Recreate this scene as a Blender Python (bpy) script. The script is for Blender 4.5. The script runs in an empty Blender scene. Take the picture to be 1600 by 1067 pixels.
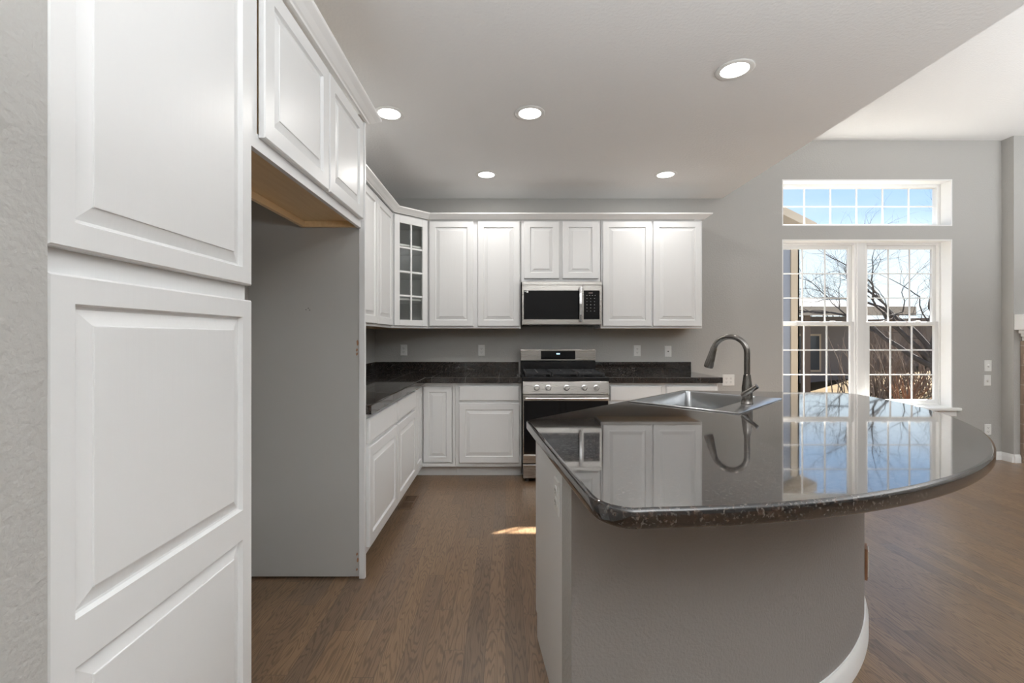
import bpy, bmesh, math, random
from mathutils import Vector, Matrix
S = bpy.context.scene
C = S.collection
PI = math.pi

# ------------------------------------------------------------------ camera
H = 1.285          # camera height
F = 711.0          # focal length in pixels of the 1600 px wide frame
D = 4.78           # distance to the back wall
cd = bpy.data.cameras.new('camera')
cam = bpy.data.objects.new('camera', cd); C.objects.link(cam)
cam.location = (0, 0, H); cam.rotation_euler = (PI/2, 0, 0)
cd.sensor_fit = 'HORIZONTAL'; cd.sensor_width = 36.0; cd.lens = 36.0*F/1600
cd.shift_x = 10/1600; cd.shift_y = -6.5/1600
cd.clip_start = 0.02; cd.clip_end = 500
S.camera = cam

# ------------------------------------------------------------------ world
W = bpy.data.worlds.new('sky'); S.world = W; W.use_nodes = True
wn = W.node_tree.nodes; wl = W.node_tree.links; wn.clear()
tc = wn.new('ShaderNodeTexCoord'); sep = wn.new('ShaderNodeSeparateXYZ')
wl.new(tc.outputs['Generated'], sep.inputs[0])
ramp = wn.new('ShaderNodeValToRGB')
stops = [(0.0, (0.84, 0.95, 1.0)), (0.10, (0.78, 0.92, 1.0)), (0.165, (0.68, 0.84, 1.0)), (0.21, (0.40, 0.61, 0.90)), (0.36, (0.30, 0.50, 0.84)), (0.60, (0.20, 0.40, 0.85))]
ramp.color_ramp.elements[0].position = stops[0][0]; ramp.color_ramp.elements[0].color = (*stops[0][1], 1)
ramp.color_ramp.elements[1].position = stops[-1][0]; ramp.color_ramp.elements[1].color = (*stops[-1][1], 1)
for p_, c_ in stops[1:-1]:
    e = ramp.color_ramp.elements.new(p_); e.color = (*c_, 1)
wl.new(sep.outputs['Z'], ramp.inputs[0])
nz = wn.new('ShaderNodeTexNoise'); nz.inputs['Scale'].default_value = 3.0; nz.inputs['Detail'].default_value = 6
mpw = wn.new('ShaderNodeMapping'); mpw.inputs['Scale'].default_value = (1, 1, 4)
wl.new(tc.outputs['Generated'], mpw.inputs[0]); wl.new(mpw.outputs[0], nz.inputs['Vector'])
cr = wn.new('ShaderNodeMapRange'); cr.inputs[1].default_value = 0.5; cr.inputs[2].default_value = 0.8; cr.inputs[4].default_value = 0.2
wl.new(nz.outputs[0], cr.inputs[0])
mixw = wn.new('ShaderNodeMix'); mixw.data_type = 'RGBA'; mixw.inputs[7].default_value = (1, 1, 1, 1)
wl.new(cr.outputs[0], mixw.inputs[0]); wl.new(ramp.outputs[0], mixw.inputs[6])
bg = wn.new('ShaderNodeBackground'); bg.inputs[1].default_value = 0.97
wl.new(mixw.outputs[2], bg.inputs[0])
wo = wn.new('ShaderNodeOutputWorld'); wl.new(bg.outputs[0], wo.inputs[0])

# ------------------------------------------------------------------ sun and added fill lights
SUN_EL = math.radians(36.9)
sdir = Vector((-0.859*math.cos(SUN_EL), -0.513*math.cos(SUN_EL), -math.sin(SUN_EL)))
sl = bpy.data.lights.new('sun', 'SUN'); sl.energy = 42.0; sl.angle = math.radians(0.5); sl.color = (1.0, 0.95, 0.86)
so = bpy.data.objects.new('sun', sl); C.objects.link(so); so.location = (12, 12, 10)
so.rotation_euler = sdir.to_track_quat('-Z', 'Y').to_euler()

def area(name, loc, direction, sx, sy, power, color=(1, 1, 1)):
    l = bpy.data.lights.new(name, 'AREA'); l.shape = 'RECTANGLE'; l.size = sx; l.size_y = sy
    l.energy = power; l.color = color
    o = bpy.data.objects.new(name, l); C.objects.link(o); o.location = loc
    o.rotation_euler = Vector(direction).to_track_quat('-Z', 'Y').to_euler()
    return o
# two unseen fill lights added to brighten the rooms, bounced off the ceilings
area('bounce_fill_living', (5.6, 0.8, 1.6), (0.0, 0.0, 1), 3.0, 3.0, 170, (0.95, 0.98, 1.0))
area('bounce_fill_kitchen', (1.0, -0.7, 1.6), (0.0, 0.0, 1), 1.5, 1.5, 122, (0.95, 0.98, 1.0))

S.view_settings.view_transform = 'Standard'; S.view_settings.look = 'None'
S.view_settings.gamma = 1.0; S.view_settings.use_curve_mapping = False
S.view_settings.exposure = 0.45
CAN_POWER = 4.0
try:
    S.cycles.use_denoising = True
    S.cycles.max_bounces = 10; S.cycles.diffuse_bounces = 5; S.cycles.transparent_max_bounces = 12
    S.cycles.caustics_reflective = False; S.cycles.caustics_refractive = False
    S.cycles.sample_clamp_indirect = 6.0
except Exception:
    pass

# ================================================================== helpers
def wloc(o):
    v = Vector((0, 0, 0))
    while o is not None:
        v += Vector(o.location); o = o.parent
    return v

class MB:
    """collects faces in world coordinates, then links them as one mesh object"""
    def __init__(self): self.v = []; self.f = []
    def add(self, vs, fs):
        n = len(self.v); self.v += [Vector(p) for p in vs]
        self.f += [tuple(i+n for i in f) for f in fs]; return self
    def box(self, a, b, M=None):
        x0, y0, z0 = a; x1, y1, z1 = b
        x0, x1 = min(x0, x1), max(x0, x1); y0, y1 = min(y0, y1), max(y0, y1); z0, z1 = min(z0, z1), max(z0, z1)
        vs = [Vector(p) for p in ((x0,y0,z0),(x1,y0,z0),(x1,y1,z0),(x0,y1,z0),(x0,y0,z1),(x1,y0,z1),(x1,y1,z1),(x0,y1,z1))]
        if M is not None: vs = [M @ p for p in vs]
        return self.add(vs, [(0,3,2,1),(4,5,6,7),(0,1,5,4),(1,2,6,5),(2,3,7,6),(3,0,4,7)])
    def rings(self, rings, cap0=True, cap1=True, closed=True):
        n = len(rings[0]); base = len(self.v); fs = []
        vs = [p for r in rings for p in r]
        for i in range(len(rings)-1):
            for j in range(n if closed else n-1):
                k = (j+1) % n
                fs.append((i*n+j, i*n+k, (i+1)*n+k, (i+1)*n+j))
        if cap0: fs.append(tuple(reversed(range(n))))
        if cap1: fs.append(tuple((len(rings)-1)*n+j for j in range(n)))
        return self.add(vs, fs)
    def prism(self, poly, z0, z1):
        return self.rings([[(x, y, z0) for x, y in poly], [(x, y, z1) for x, y in poly]])
    def tube(self, pts, rad, n=12, cap=True):
        pts = [Vector(p) for p in pts]
        if not isinstance(rad, (list, tuple)): rad = [rad]*len(pts)
        rings = []; up = None
        for i, p in enumerate(pts):
            t = (pts[min(i+1, len(pts)-1)] - pts[max(i-1, 0)]).normalized()
            if up is None:
                up = Vector((0, 0, 1)) if abs(t.z) < 0.9 else Vector((1, 0, 0))
            a = (up - t*up.dot(t))
            if a.length < 1e-6: a = t.orthogonal()
            a.normalize(); b = t.cross(a); up = a
            rings.append([p + rad[i]*(math.cos(2*PI*k/n)*a + math.sin(2*PI*k/n)*b) for k in range(n)])
        return self.rings(rings, cap, cap)
    def lathe(self, prof, M=None, n=32, cap0=True, cap1=True):
        """prof: (radius, height) pairs around local z"""
        M = M or Matrix()
        return self.rings([[M @ Vector((r*math.cos(2*PI*k/n), r*math.sin(2*PI*k/n), z)) for k in range(n)] for r, z in prof], cap0, cap1)
    def build(self, name, mat, parent=None, bevel=0.0, smooth=None, seg=2, origin=None):
        me = bpy.data.meshes.new(name)
        if parent is not None: org = wloc(parent) if origin is None else Vector(origin)
        elif origin is not None: org = Vector(origin)
        else:
            xs = [p.x for p in self.v]; ys = [p.y for p in self.v]; zs = [p.z for p in self.v]
            org = Vector(((min(xs)+max(xs))/2, (min(ys)+max(ys))/2, min(zs)))
        me.from_pydata([p-org for p in self.v], [], self.f)
        bm = bmesh.new(); bm.from_mesh(me); bmesh.ops.recalc_face_normals(bm, faces=bm.faces); bm.to_mesh(me); bm.free()
        me.materials.append(mat)
        o = bpy.data.objects.new(name, me); C.objects.link(o)
        if parent is not None:
            o.parent = parent; o.location = org - wloc(parent)
        else: o.location = org
        if bevel > 0:
            m = o.modifiers.new('edge', 'BEVEL'); m.width = bevel; m.segments = seg; m.limit_method = 'ANGLE'; m.angle_limit = math.radians(40)
            m.harden_normals = False
        if smooth is not None:
            me.shade_smooth(); me.set_sharp_from_angle(angle=math.radians(smooth))
        return o

def tag(o, label=None, cat=None, group=None, kind=None):
    if label: o['label'] = label
    if cat: o['category'] = cat
    if group: o['group'] = group
    if kind: o['kind'] = kind
    return o
def thing(name, label, cat, loc, group=None):
    o = bpy.data.objects.new(name, None); C.objects.link(o); o.location = loc; o.empty_display_size = 0.1
    return tag(o, label, cat, group)
def struct_empty(name, loc, label):
    o = bpy.data.objects.new(name, None); C.objects.link(o); o.location = loc
    return tag(o, label, None, None, 'structure')
def struct(mb, name, mat, label, **k):
    return tag(mb.build(name, mat, **k), label, None, None, 'structure')
def copy_tree(o, parent=None):
    c = o.copy(); C.objects.link(c)
    if parent is not None: c.parent = parent
    for ch in list(o.children): copy_tree(ch, c)
    return c
def frame_mat(origin, u, w):
    """local x = u (right), y = up, z = w (outward)"""
    u = Vector(u).normalized(); w = Vector(w).normalized(); v = Vector((0, 0, 1))
    M = Matrix.Identity(4)
    for i in range(3):
        M[i][0] = u[i]; M[i][1] = v[i]; M[i][2] = w[i]; M[i][3] = origin[i]
    return M

# ================================================================== materials
def newmat(name):
    m = bpy.data.materials.new(name); m.use_nodes = True
    nt = m.node_tree; b = nt.nodes['Principled BSDF']
    return m, nt, b
def simple(name, col, rough=0.5, metal=0.0, spec=None, bump=None, coat=None):
    m, nt, b = newmat(name)
    b.inputs['Base Color'].default_value = (*col, 1); b.inputs['Roughness'].default_value = rough; b.inputs['Metallic'].default_value = metal
    if spec is not None: b.inputs['Specular IOR Level'].default_value = spec
    if coat: b.inputs['Coat Weight'].default_value = coat; b.inputs['Coat Roughness'].default_value = 0.05
    if bump:
        scale, strength, detail = bump[:3]; stretch = bump[3] if len(bump) > 3 else (1, 1, 1)
        t = nt.nodes.new('ShaderNodeTexCoord'); mp = nt.nodes.new('ShaderNodeMapping'); mp.inputs['Scale'].default_value = stretch
        n = nt.nodes.new('ShaderNodeTexNoise'); n.inputs['Scale'].default_value = scale; n.inputs['Detail'].default_value = detail
        bp = nt.nodes.new('ShaderNodeBump'); bp.inputs['Strength'].default_value = strength; bp.inputs['Distance'].default_value = 0.004
        nt.links.new(t.outputs['Object'], mp.inputs[0]); nt.links.new(mp.outputs[0], n.inputs['Vector'])
        nt.links.new(n.outputs[0], bp.inputs['Height']); nt.links.new(bp.outputs[0], b.inputs['Normal'])
    return m
M = {}
M['white'] = simple('white_cabinet_paint', (0.76, 0.765, 0.765), 0.32, bump=(60, 0.10, 3, (1, 1, 0.06)))
M['trim'] = simple('white_trim_paint', (0.84, 0.84, 0.83), 0.35)
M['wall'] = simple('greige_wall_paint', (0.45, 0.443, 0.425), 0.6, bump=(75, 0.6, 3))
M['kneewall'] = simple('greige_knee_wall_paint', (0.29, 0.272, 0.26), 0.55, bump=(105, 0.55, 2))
M['ceiling'] = simple('white_ceiling_paint', (0.82, 0.82, 0.815), 0.75, bump=(60, 0.6, 3))
M['panel_gray'] = simple('grey_panel_paint', (0.46, 0.455, 0.44), 0.5)
M['dark'] = simple('dark_gap', (0.01, 0.01, 0.01), 0.6)
M['black_glass'] = simple('black_glass', (0.006, 0.006, 0.007), 0.06, spec=0.3)
M['black_enamel'] = simple('black_enamel', (0.012, 0.012, 0.013), 0.16)
M['iron'] = simple('cast_iron', (0.02, 0.021, 0.023), 0.42)
M['plastic'] = simple('white_plastic', (0.80, 0.80, 0.78), 0.35)
M['keys'] = simple('grey_key_print', (0.35, 0.35, 0.35), 0.5)
M['slot'] = simple('dark_slot', (0.03, 0.03, 0.03), 0.6)
M['faucet'] = simple('dark_brushed_steel', (0.23, 0.215, 0.20), 0.24, 1.0)
M['chrome'] = simple('polished_steel', (0.72, 0.72, 0.72), 0.12, 1.0)
M['bark'] = simple('bare_bark', (0.045, 0.041, 0.04), 0.9, bump=(20, 0.6, 4))
M['siding'] = simple('slate_siding', (0.22, 0.24, 0.28), 0.7)
M['beige_trim'] = simple('beige_house_trim', (0.42, 0.355, 0.27), 0.7)
M['shingle'] = simple('grey_shingles', (0.085, 0.088, 0.095), 0.9, bump=(25, 0.8, 3))
M['wall_brown'] = simple('brown_stucco', (0.17, 0.16, 0.155), 0.8)
M['outwin'] = simple('outdoor_window_glass', (0.05, 0.06, 0.07), 0.08)
M['timber'] = simple('weathered_timber', (0.16, 0.12, 0.09), 0.85, bump=(30, 0.5, 3, (0.1, 1, 1)))
M['shrub'] = simple('dry_red_stems', (0.16, 0.08, 0.045), 0.8)
M['dry_brush'] = simple('dry_brush_twigs', (0.13, 0.10, 0.08), 0.9)
M['grout'] = simple('grout', (0.4, 0.37, 0.33), 0.9)

def emit(name, col, s):
    m = bpy.data.materials.new(name); m.use_nodes = True; nt = m.node_tree; nt.nodes.clear()
    e = nt.nodes.new('ShaderNodeEmission'); e.inputs[0].default_value = (*col, 1); e.inputs[1].default_value = s
    o = nt.nodes.new('ShaderNodeOutputMaterial'); nt.links.new(e.outputs[0], o.inputs[0]); return m
M['lens'] = emit('lamp_lens', (1.0, 0.98, 0.95), 9.0)
M['digits'] = emit('display_digits', (0.45, 0.75, 1.0), 2.5)

def glass(name, tint=(1, 1, 1), refl=1.0):
    m = bpy.data.materials.new(name); m.use_nodes = True; nt = m.node_tree; nt.nodes.clear()
    t = nt.nodes.new('ShaderNodeBsdfTransparent'); t.inputs[0].default_value = (*tint, 1)
    g = nt.nodes.new('ShaderNodeBsdfGlossy'); g.inputs['Roughness'].default_value = 0.01
    ge = nt.nodes.new('ShaderNodeNewGeometry'); dt = nt.nodes.new('ShaderNodeVectorMath'); dt.operation = 'DOT_PRODUCT'
    nt.links.new(ge.outputs['Normal'], dt.inputs[0]); nt.links.new(ge.outputs['Incoming'], dt.inputs[1])
    def mth(op, a, b=0.0):
        n = nt.nodes.new('ShaderNodeMath'); n.operation = op
        for i, q in enumerate((a, b)):
            if isinstance(q, float): n.inputs[i].default_value = q
            else: nt.links.new(q, n.inputs[i])
        return n.outputs[0]
    # Schlick reflectance, the same from both sides of the pane
    sch = mth('MULTIPLY', mth('POWER', mth('SUBTRACT', 1.0, mth('ABSOLUTE', dt.outputs['Value'])), 5.0), 0.96)
    fac = mth('MULTIPLY', mth('ADD', sch, 0.04), refl)
    mx = nt.nodes.new('ShaderNodeMixShader'); o = nt.nodes.new('ShaderNodeOutputMaterial')
    L = nt.links.new
    L(fac, mx.inputs[0]); L(t.outputs[0], mx.inputs[1]); L(g.outputs[0], mx.inputs[2]); L(mx.outputs[0], o.inputs[0])
    return m
M['pane'] = glass('window_glass', refl=0.6)
M['cabglass'] = glass('cabinet_glass', (0.97, 0.98, 0.97), 1.0)

def steel(name, col, rough, axis):
    m, nt, b = newmat(name); L = nt.links.new
    b.inputs['Base Color'].default_value = (*col, 1); b.inputs['Metallic'].default_value = 1.0
    t = nt.nodes.new('ShaderNodeTexCoord'); mp = nt.nodes.new('ShaderNodeMapping'); mp.inputs['Scale'].default_value = axis
    n = nt.nodes.new('ShaderNodeTexNoise'); n.inputs['Scale'].default_value = 4; n.inputs['Detail'].default_value = 4
    r = nt.nodes.new('ShaderNodeMapRange'); r.inputs[3].default_value = rough-0.02; r.inputs[4].default_value = rough+0.04
    bp = nt.nodes.new('ShaderNodeBump'); bp.inputs['Strength'].default_value = 0.015; bp.inputs['Distance'].default_value = 0.001
    L(t.outputs['Object'], mp.inputs[0]); L(mp.outputs[0], n.inputs['Vector']); L(n.outputs[0], r.inputs[0]); L(r.outputs[0], b.inputs['Roughness'])
    L(n.outputs[0], bp.inputs['Height']); L(bp.outputs[0], b.inputs['Normal'])
    return m
M['steel'] = steel('brushed_stainless', (0.47, 0.445, 0.415), 0.27, (1, 30, 60))
M['sink'] = steel('satin_sink_steel', (0.44, 0.45, 0.46), 0.24, (20, 20, 20))

def granite(name, tiles=None, ior=1.52, coat=0.65):
    m, nt, b = newmat(name); L = nt.links.new; N = nt.nodes.new
    t = N('ShaderNodeTexCoord'); g = N('ShaderNodeNewGeometry')
    P = g.outputs['Position']
    n1 = N('ShaderNodeTexNoise'); n1.inputs['Scale'].default_value = 55; n1.inputs['Detail'].default_value = 5; n1.inputs['Roughness'].default_value = 0.65
    L(P, n1.inputs['Vector'])
    r1 = N('ShaderNodeValToRGB'); cr = r1.color_ramp
    cr.elements[0].position = 0.40; cr.elements[0].color = (0.006, 0.006, 0.007, 1)
    cr.elements[1].position = 0.78; cr.elements[1].color = (0.08, 0.066, 0.056, 1)
    e = cr.elements.new(0.52); e.color = (0.013, 0.011, 0.010, 1)
    e = cr.elements.new(0.60); e.color = (0.034, 0.018, 0.012, 1)
    L(n1.outputs[0], r1.inputs[0])
    v = N('ShaderNodeTexVoronoi'); v.inputs['Scale'].default_value = 95; v.feature = 'F1'
    n2 = N('ShaderNodeTexNoise'); n2.inputs['Scale'].default_value = 130; n2.inputs['Detail'].default_value = 2
    L(P, v.inputs['Vector']); L(P, n2.inputs['Vector'])
    r2 = N('ShaderNodeMapRange'); r2.inputs[1].default_value = 0.56; r2.inputs[2].default_value = 0.68; r2.inputs[4].default_value = 0.8
    L(n2.outputs[0], r2.inputs[0])
    mx = N('ShaderNodeMix'); mx.data_type = 'RGBA'; mx.inputs[7].default_value = (0.11, 0.10, 0.09, 1)
    L(r2.outputs[0], mx.inputs[0]); L(r1.outputs[0], mx.inputs[6])
    col = mx.outputs[2]; rough = 0.045
    r3 = N('ShaderNodeMapRange'); r3.inputs[3].default_value = 0.02; r3.inputs[4].default_value = 0.10
    L(n1.outputs[0], r3.inputs[0]); rough_out = r3.outputs[0]
    if tiles:
        br = N('ShaderNodeTexBrick'); br.offset = 0.0; br.inputs['Scale'].default_value = 1.0
        br.inputs['Brick Width'].default_value = tiles[0]; br.inputs['Row Height'].default_value = tiles[1]
        br.inputs['Mortar Size'].default_value = 0.0016; br.inputs['Mortar Smooth'].default_value = 0.0
        mp = N('ShaderNodeMapping'); mp.inputs['Location'].default_value = (tiles[2], tiles[3], 0)
        L(P, mp.inputs[0]); L(mp.outputs[0], br.inputs['Vector'])
        m2 = N('ShaderNodeMix'); m2.data_type = 'RGBA'; m2.inputs[7].default_value = (0.10, 0.095, 0.09, 1)
        L(br.outputs['Fac'], m2.inputs[0]); L(col, m2.inputs[6]); col = m2.outputs[2]
        m3 = N('ShaderNodeMix'); m3.inputs[3].default_value = 0.7
        L(br.outputs['Fac'], m3.inputs[0]); L(rough_out, m3.inputs[2]); rough_out = m3.outputs[0]
    L(col, b.inputs['Base Color']); L(rough_out, b.inputs['Roughness'])
    b.inputs['IOR'].default_value = ior
    bp = N('ShaderNodeBump'); bp.inputs['Strength'].default_value = 0.016; bp.inputs['Distance'].default_value = 0.0006
    L(n2.outputs[0], bp.inputs['Height']); L(bp.outputs[0], b.inputs['Normal']); L(bp.outputs[0], b.inputs['Coat Normal'])
    b.inputs['Coat Weight'].default_value = coat; b.inputs['Coat IOR'].default_value = 1.6; b.inputs['Coat Roughness'].default_value = 0.02
    return m
M['granite'] = granite('dark_brown_granite_slab')
M['granite_tile'] = granite('dark_brown_granite_tile', (0.305, 0.305, 0.06, 0.03), 1.6, 0.3)

def wood_floor():
    m, nt, b = newmat('oak_strip_floor'); L = nt.links.new; N = nt.nodes.new
    g = N('ShaderNodeNewGeometry'); sp = N('ShaderNodeSeparateXYZ'); L(g.outputs['Position'], sp.inputs[0])
    def math_(op, a, bb=None, cc=None):
        n = N('ShaderNodeMath'); n.operation = op
        for i, q in enumerate((a, bb, cc)):
            if q is None: continue
            if isinstance(q, (int, float)): n.inputs[i].default_value = q
            else: L(q, n.inputs[i])
        return n.outputs[0]
    w = 0.083
    xs = math_('DIVIDE', sp.outputs['X'], w); ix = math_('FLOOR', xs); fx = math_('FRACT', xs)
    wn1 = N('ShaderNodeTexWhiteNoise'); wn1.noise_dimensions = '1D'; L(ix, wn1.inputs['W'])
    yo = math_('MULTIPLY_ADD', wn1.outputs['Value'], 7.0, sp.outputs['Y'])
    ys = math_('DIVIDE', yo, 1.05); iy = math_('FLOOR', ys); fy = math_('FRACT', ys)
    cmb = N('ShaderNodeCombineXYZ'); L(ix, cmb.inputs[0]); L(iy, cmb.inputs[1])
    wn2 = N('ShaderNodeTexWhiteNoise'); wn2.noise_dimensions = '2D'; L(cmb.outputs[0], wn2.inputs['Vector'])
    rnd = wn2.outputs['Value']
    # grain coordinates, different on every board
    gx = math_('MULTIPLY_ADD', rnd, 37.0, sp.outputs['X'])
    gy = math_('MULTIPLY_ADD', rnd, 91.0, sp.outputs['Y'])
    gc = N('ShaderNodeCombineXYZ'); L(gx, gc.inputs[0]); L(gy, gc.inputs[1])
    mp = N('ShaderNodeMapping'); mp.inputs['Scale'].default_value = (1, 0.11, 1); L(gc.outputs[0], mp.inputs[0])
    n1 = N('ShaderNodeTexNoise'); n1.inputs['Scale'].default_value = 15; n1.inputs['Detail'].default_value = 2; n1.inputs['Roughness'].default_value = 0.45; L(mp.outputs[0], n1.inputs['Vector'])
    rings = math_('SINE', math_('MULTIPLY', n1.outputs[0], 120.0))
    rg = N('ShaderNodeMapRange'); rg.inputs[1].default_value = 0.1; rg.inputs[2].default_value = 1.0; L(rings, rg.inputs[0])
    mp2 = N('ShaderNodeMapping'); mp2.inputs['Scale'].default_value = (1, 0.03, 1); L(gc.outputs[0], mp2.inputs[0])
    n2 = N('ShaderNodeTexNoise'); n2.inputs['Scale'].default_value = 260; n2.inputs['Detail'].default_value = 3; L(mp2.outputs[0], n2.inputs['Vector'])
    ramp = N('ShaderNodeValToRGB'); cr = ramp.color_ramp
    cr.elements[0].position = 0.0; cr.elements[0].color = (0.168, 0.103, 0.056, 1)
    cr.elements[1].position = 1.0; cr.elements[1].color = (0.25, 0.158, 0.088, 1)
    e = cr.elements.new(0.5); e.color = (0.21, 0.130, 0.073, 1)
    e = cr.elements.new(0.12); e.color = (0.18, 0.12, 0.078, 1)
    L(rnd, ramp.inputs[0])
    mA = N('ShaderNodeMix'); mA.data_type = 'RGBA'; mA.blend_type = 'MULTIPLY'; mA.inputs[7].default_value = (0.50, 0.46, 0.43, 1)
    L(math_('MULTIPLY', rg.outputs[0], 0.75), mA.inputs[0]); L(ramp.outputs[0], mA.inputs[6])
    rp = N('ShaderNodeMapRange'); rp.inputs[1].default_value = 0.45; rp.inputs[2].default_value = 0.75; rp.inputs[4].default_value = 0.55; L(n2.outputs[0], rp.inputs[0])
    mB = N('ShaderNodeMix'); mB.data_type = 'RGBA'; mB.blend_type = 'MULTIPLY'; mB.inputs[7].default_value = (0.55, 0.5, 0.47, 1)
    L(rp.outputs[0], mB.inputs[0]); L(mA.outputs[2], mB.inputs[6])
    # joints
    ex = math_('LESS_THAN', math_('MINIMUM', fx, math_('SUBTRACT', 1.0, fx)), 0.012)
    ey = math_('LESS_THAN', math_('MINIMUM', fy, math_('SUBTRACT', 1.0, fy)), 0.0012)
    ed = math_('MAXIMUM', ex, ey)
    mC = N('ShaderNodeMix'); mC.data_type = 'RGBA'; mC.inputs[7].default_value = (0.06, 0.04, 0.028, 1)
    L(math_('MULTIPLY', ed, 0.7), mC.inputs[0]); L(mB.outputs[2], mC.inputs[6])
    L(mC.outputs[2], b.inputs['Base Color'])
    rr = N('ShaderNodeMapRange'); rr.inputs[3].default_value = 0.27; rr.inputs[4].default_value = 0.40; L(n2.outputs[0], rr.inputs[0]); L(rr.outputs[0], b.inputs['Roughness'])
    bp = N('ShaderNodeBump'); bp.inputs['Strength'].default_value = 0.12; bp.inputs['Distance'].default_value = 0.002
    L(math_('SUBTRACT', math_('MULTIPLY', rg.outputs[0], -0.4), math_('MULTIPLY', ed, 1.0)), bp.inputs['Height']); L(bp.outputs[0], b.inputs['Normal'])
    b.inputs['IOR'].default_value = 1.5; b.inputs['Coat Weight'].default_value = 0.35; b.inputs['Coat Roughness'].default_value = 0.3
    return m
M['floor'] = wood_floor()

def plain_wood(name, c0, c1, rough=0.45, axis=(1, 0.06, 1)):
    m, nt, b = newmat(name); L = nt.links.new; N = nt.nodes.new
    g = N('ShaderNodeNewGeometry'); mp = N('ShaderNodeMapping'); mp.inputs['Scale'].default_value = axis
    n = N('ShaderNodeTexNoise'); n.inputs['Scale'].default_value = 60; n.inputs['Detail'].default_value = 4
    r = N('ShaderNodeValToRGB'); r.color_ramp.elements[0].position = 0.3; r.color_ramp.elements[1].position = 0.7
    r.color_ramp.elements[0].color = (*c0, 1); r.color_ramp.elements[1].color = (*c1, 1)
    L(g.outputs['Position'], mp.inputs[0]); L(mp.outputs[0], n.inputs['Vector']); L(n.outputs[0], r.inputs[0]); L(r.outputs[0], b.inputs['Base Color'])
    b.inputs['Roughness'].default_value = rough; return m
M['maple'] = plain_wood('raw_maple', (0.74, 0.53, 0.29), (0.82, 0.62, 0.37), 0.32)
M['register'] = plain_wood('brown_register', (0.13, 0.08, 0.05), (0.17, 0.11, 0.07))
M['boxwood'] = plain_wood('reddish_wood', (0.30, 0.15, 0.08), (0.38, 0.20, 0.11))

def ground_mat():
    m, nt, b = newmat('dry_lawn'); L = nt.links.new; N = nt.nodes.new
    g = N('ShaderNodeNewGeometry'); n = N('ShaderNodeTexNoise'); n.inputs['Scale'].default_value = 2.2; n.inputs['Detail'].default_value = 8
    r = N('ShaderNodeValToRGB'); r.color_ramp.elements[0].position = 0.35; r.color_ramp.elements[1].position = 0.68
    r.color_ramp.elements[0].color = (0.052, 0.036, 0.017, 1); r.color_ramp.elements[1].color = (0.085, 0.062, 0.031, 1)
    L(g.outputs['Position'], n.inputs['Vector']); L(n.outputs[0], r.inputs[0]); L(r.outputs[0], b.inputs['Base Color']); b.inputs['Roughness'].default_value = 0.95
    return m
M['lawn'] = ground_mat()
def tile_mat():
    m, nt, b = newmat('tan_stone_tile'); L = nt.links.new; N = nt.nodes.new
    g = N('ShaderNodeNewGeometry'); sp = N('ShaderNodeSeparateXYZ'); cb = N('ShaderNodeCombineXYZ')
    L(g.outputs['Position'], sp.inputs[0]); L(sp.outputs[0], cb.inputs[0]); L(sp.outputs[2], cb.inputs[1])
    br = N('ShaderNodeTexBrick'); br.offset = 0; br.inputs['Brick Width'].default_value = 0.2; br.inputs['Row Height'].default_value = 0.2
    br.inputs['Mortar Size'].default_value = 0.004; br.inputs['Scale'].default_value = 1
    br.inputs['Color1'].default_value = (0.33, 0.25, 0.19, 1); br.inputs['Color2'].default_value = (0.28, 0.20, 0.15, 1); br.inputs['Mortar'].default_value = (0.42, 0.36, 0.30, 1)
    L(cb.outputs[0], br.inputs['Vector']); L(br.outputs[0], b.inputs['Base Color']); b.inputs['Roughness'].default_value = 0.5
    return m
M['tile'] = tile_mat()

for k in ('siding', 'beige_trim', 'shingle', 'wall_brown', 'timber', 'bark', 'lawn', 'dry_brush', 'shrub'):
    M[k].node_tree.nodes['Principled BSDF'].inputs['Specular IOR Level'].default_value = 0.05
# ================================================================== room shell
CEIL = 2.743; CEIL2 = 3.352; XL = -1.372; XE = 2.273; XR = 8.5; YR = -3.6; YB = D; WT = 0.22
struct(MB().box((XL-0.2, YR-0.2, -0.15), (XR+0.2, YB+WT, 0)), 'floor', M['floor'], 'brown oak strip floor')
struct(MB().box((XL-0.2, YR-0.2, CEIL), (XE, YB, CEIL2+0.3)), 'ceiling_kitchen', M['ceiling'], 'lower white textured ceiling over the kitchen')
struct(MB().box((XE, YR-0.2, CEIL2), (XR+0.2, YB, CEIL2+0.3)), 'ceiling_living', M['ceiling'], 'higher white ceiling over the living area')
# back wall with two window openings
WX0, WX1 = 2.905, 4.694
TZ0, TZ1 = 2.455, 2.945
LZ0, LZ1 = 0.54, 2.314
wb = MB()
wb.box((XL-0.2, YB, 0), (WX0, YB+WT, CEIL2+0.3)).box((WX1, YB, 0), (XR+0.2, YB+WT, CEIL2+0.3))
wb.box((WX0, YB, 0), (WX1, YB+WT, LZ0)).box((WX0, YB, LZ1), (WX1, YB+WT, TZ0)).box((WX0, YB, TZ1), (WX1, YB+WT, CEIL2+0.3))
struct(wb, 'wall_back', M['wall'], 'grey back wall of the kitchen and living area')
struct(MB().box((XL-0.2, 0.74, 0), (XL, YB, CEIL)), 'wall_left', M['wall'], 'grey wall behind the left cabinets')
struct(MB().box((XL-0.2, YR, 0), (-0.742, 0.737, CEIL)), 'wall_near', M['wall'], 'grey textured wall end beside the pantry cabinet')
struct(MB().box((XR, YR-0.2, 0), (XR+0.2, YB, CEIL2)), 'wall_right', M['wall'], 'grey living room wall')
struct(MB().box((XL-0.2, YR-0.2, 0), (XR, YR, CEIL2)), 'wall_rear', M['wall'], 'grey wall behind the photographer')
CX = 5.21; CY = 4.665
struct(MB().box((CX, CY, 0), (XR, YB, CEIL2)), 'wall_chimney', M['wall'], 'grey chimney breast at the right')

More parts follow.
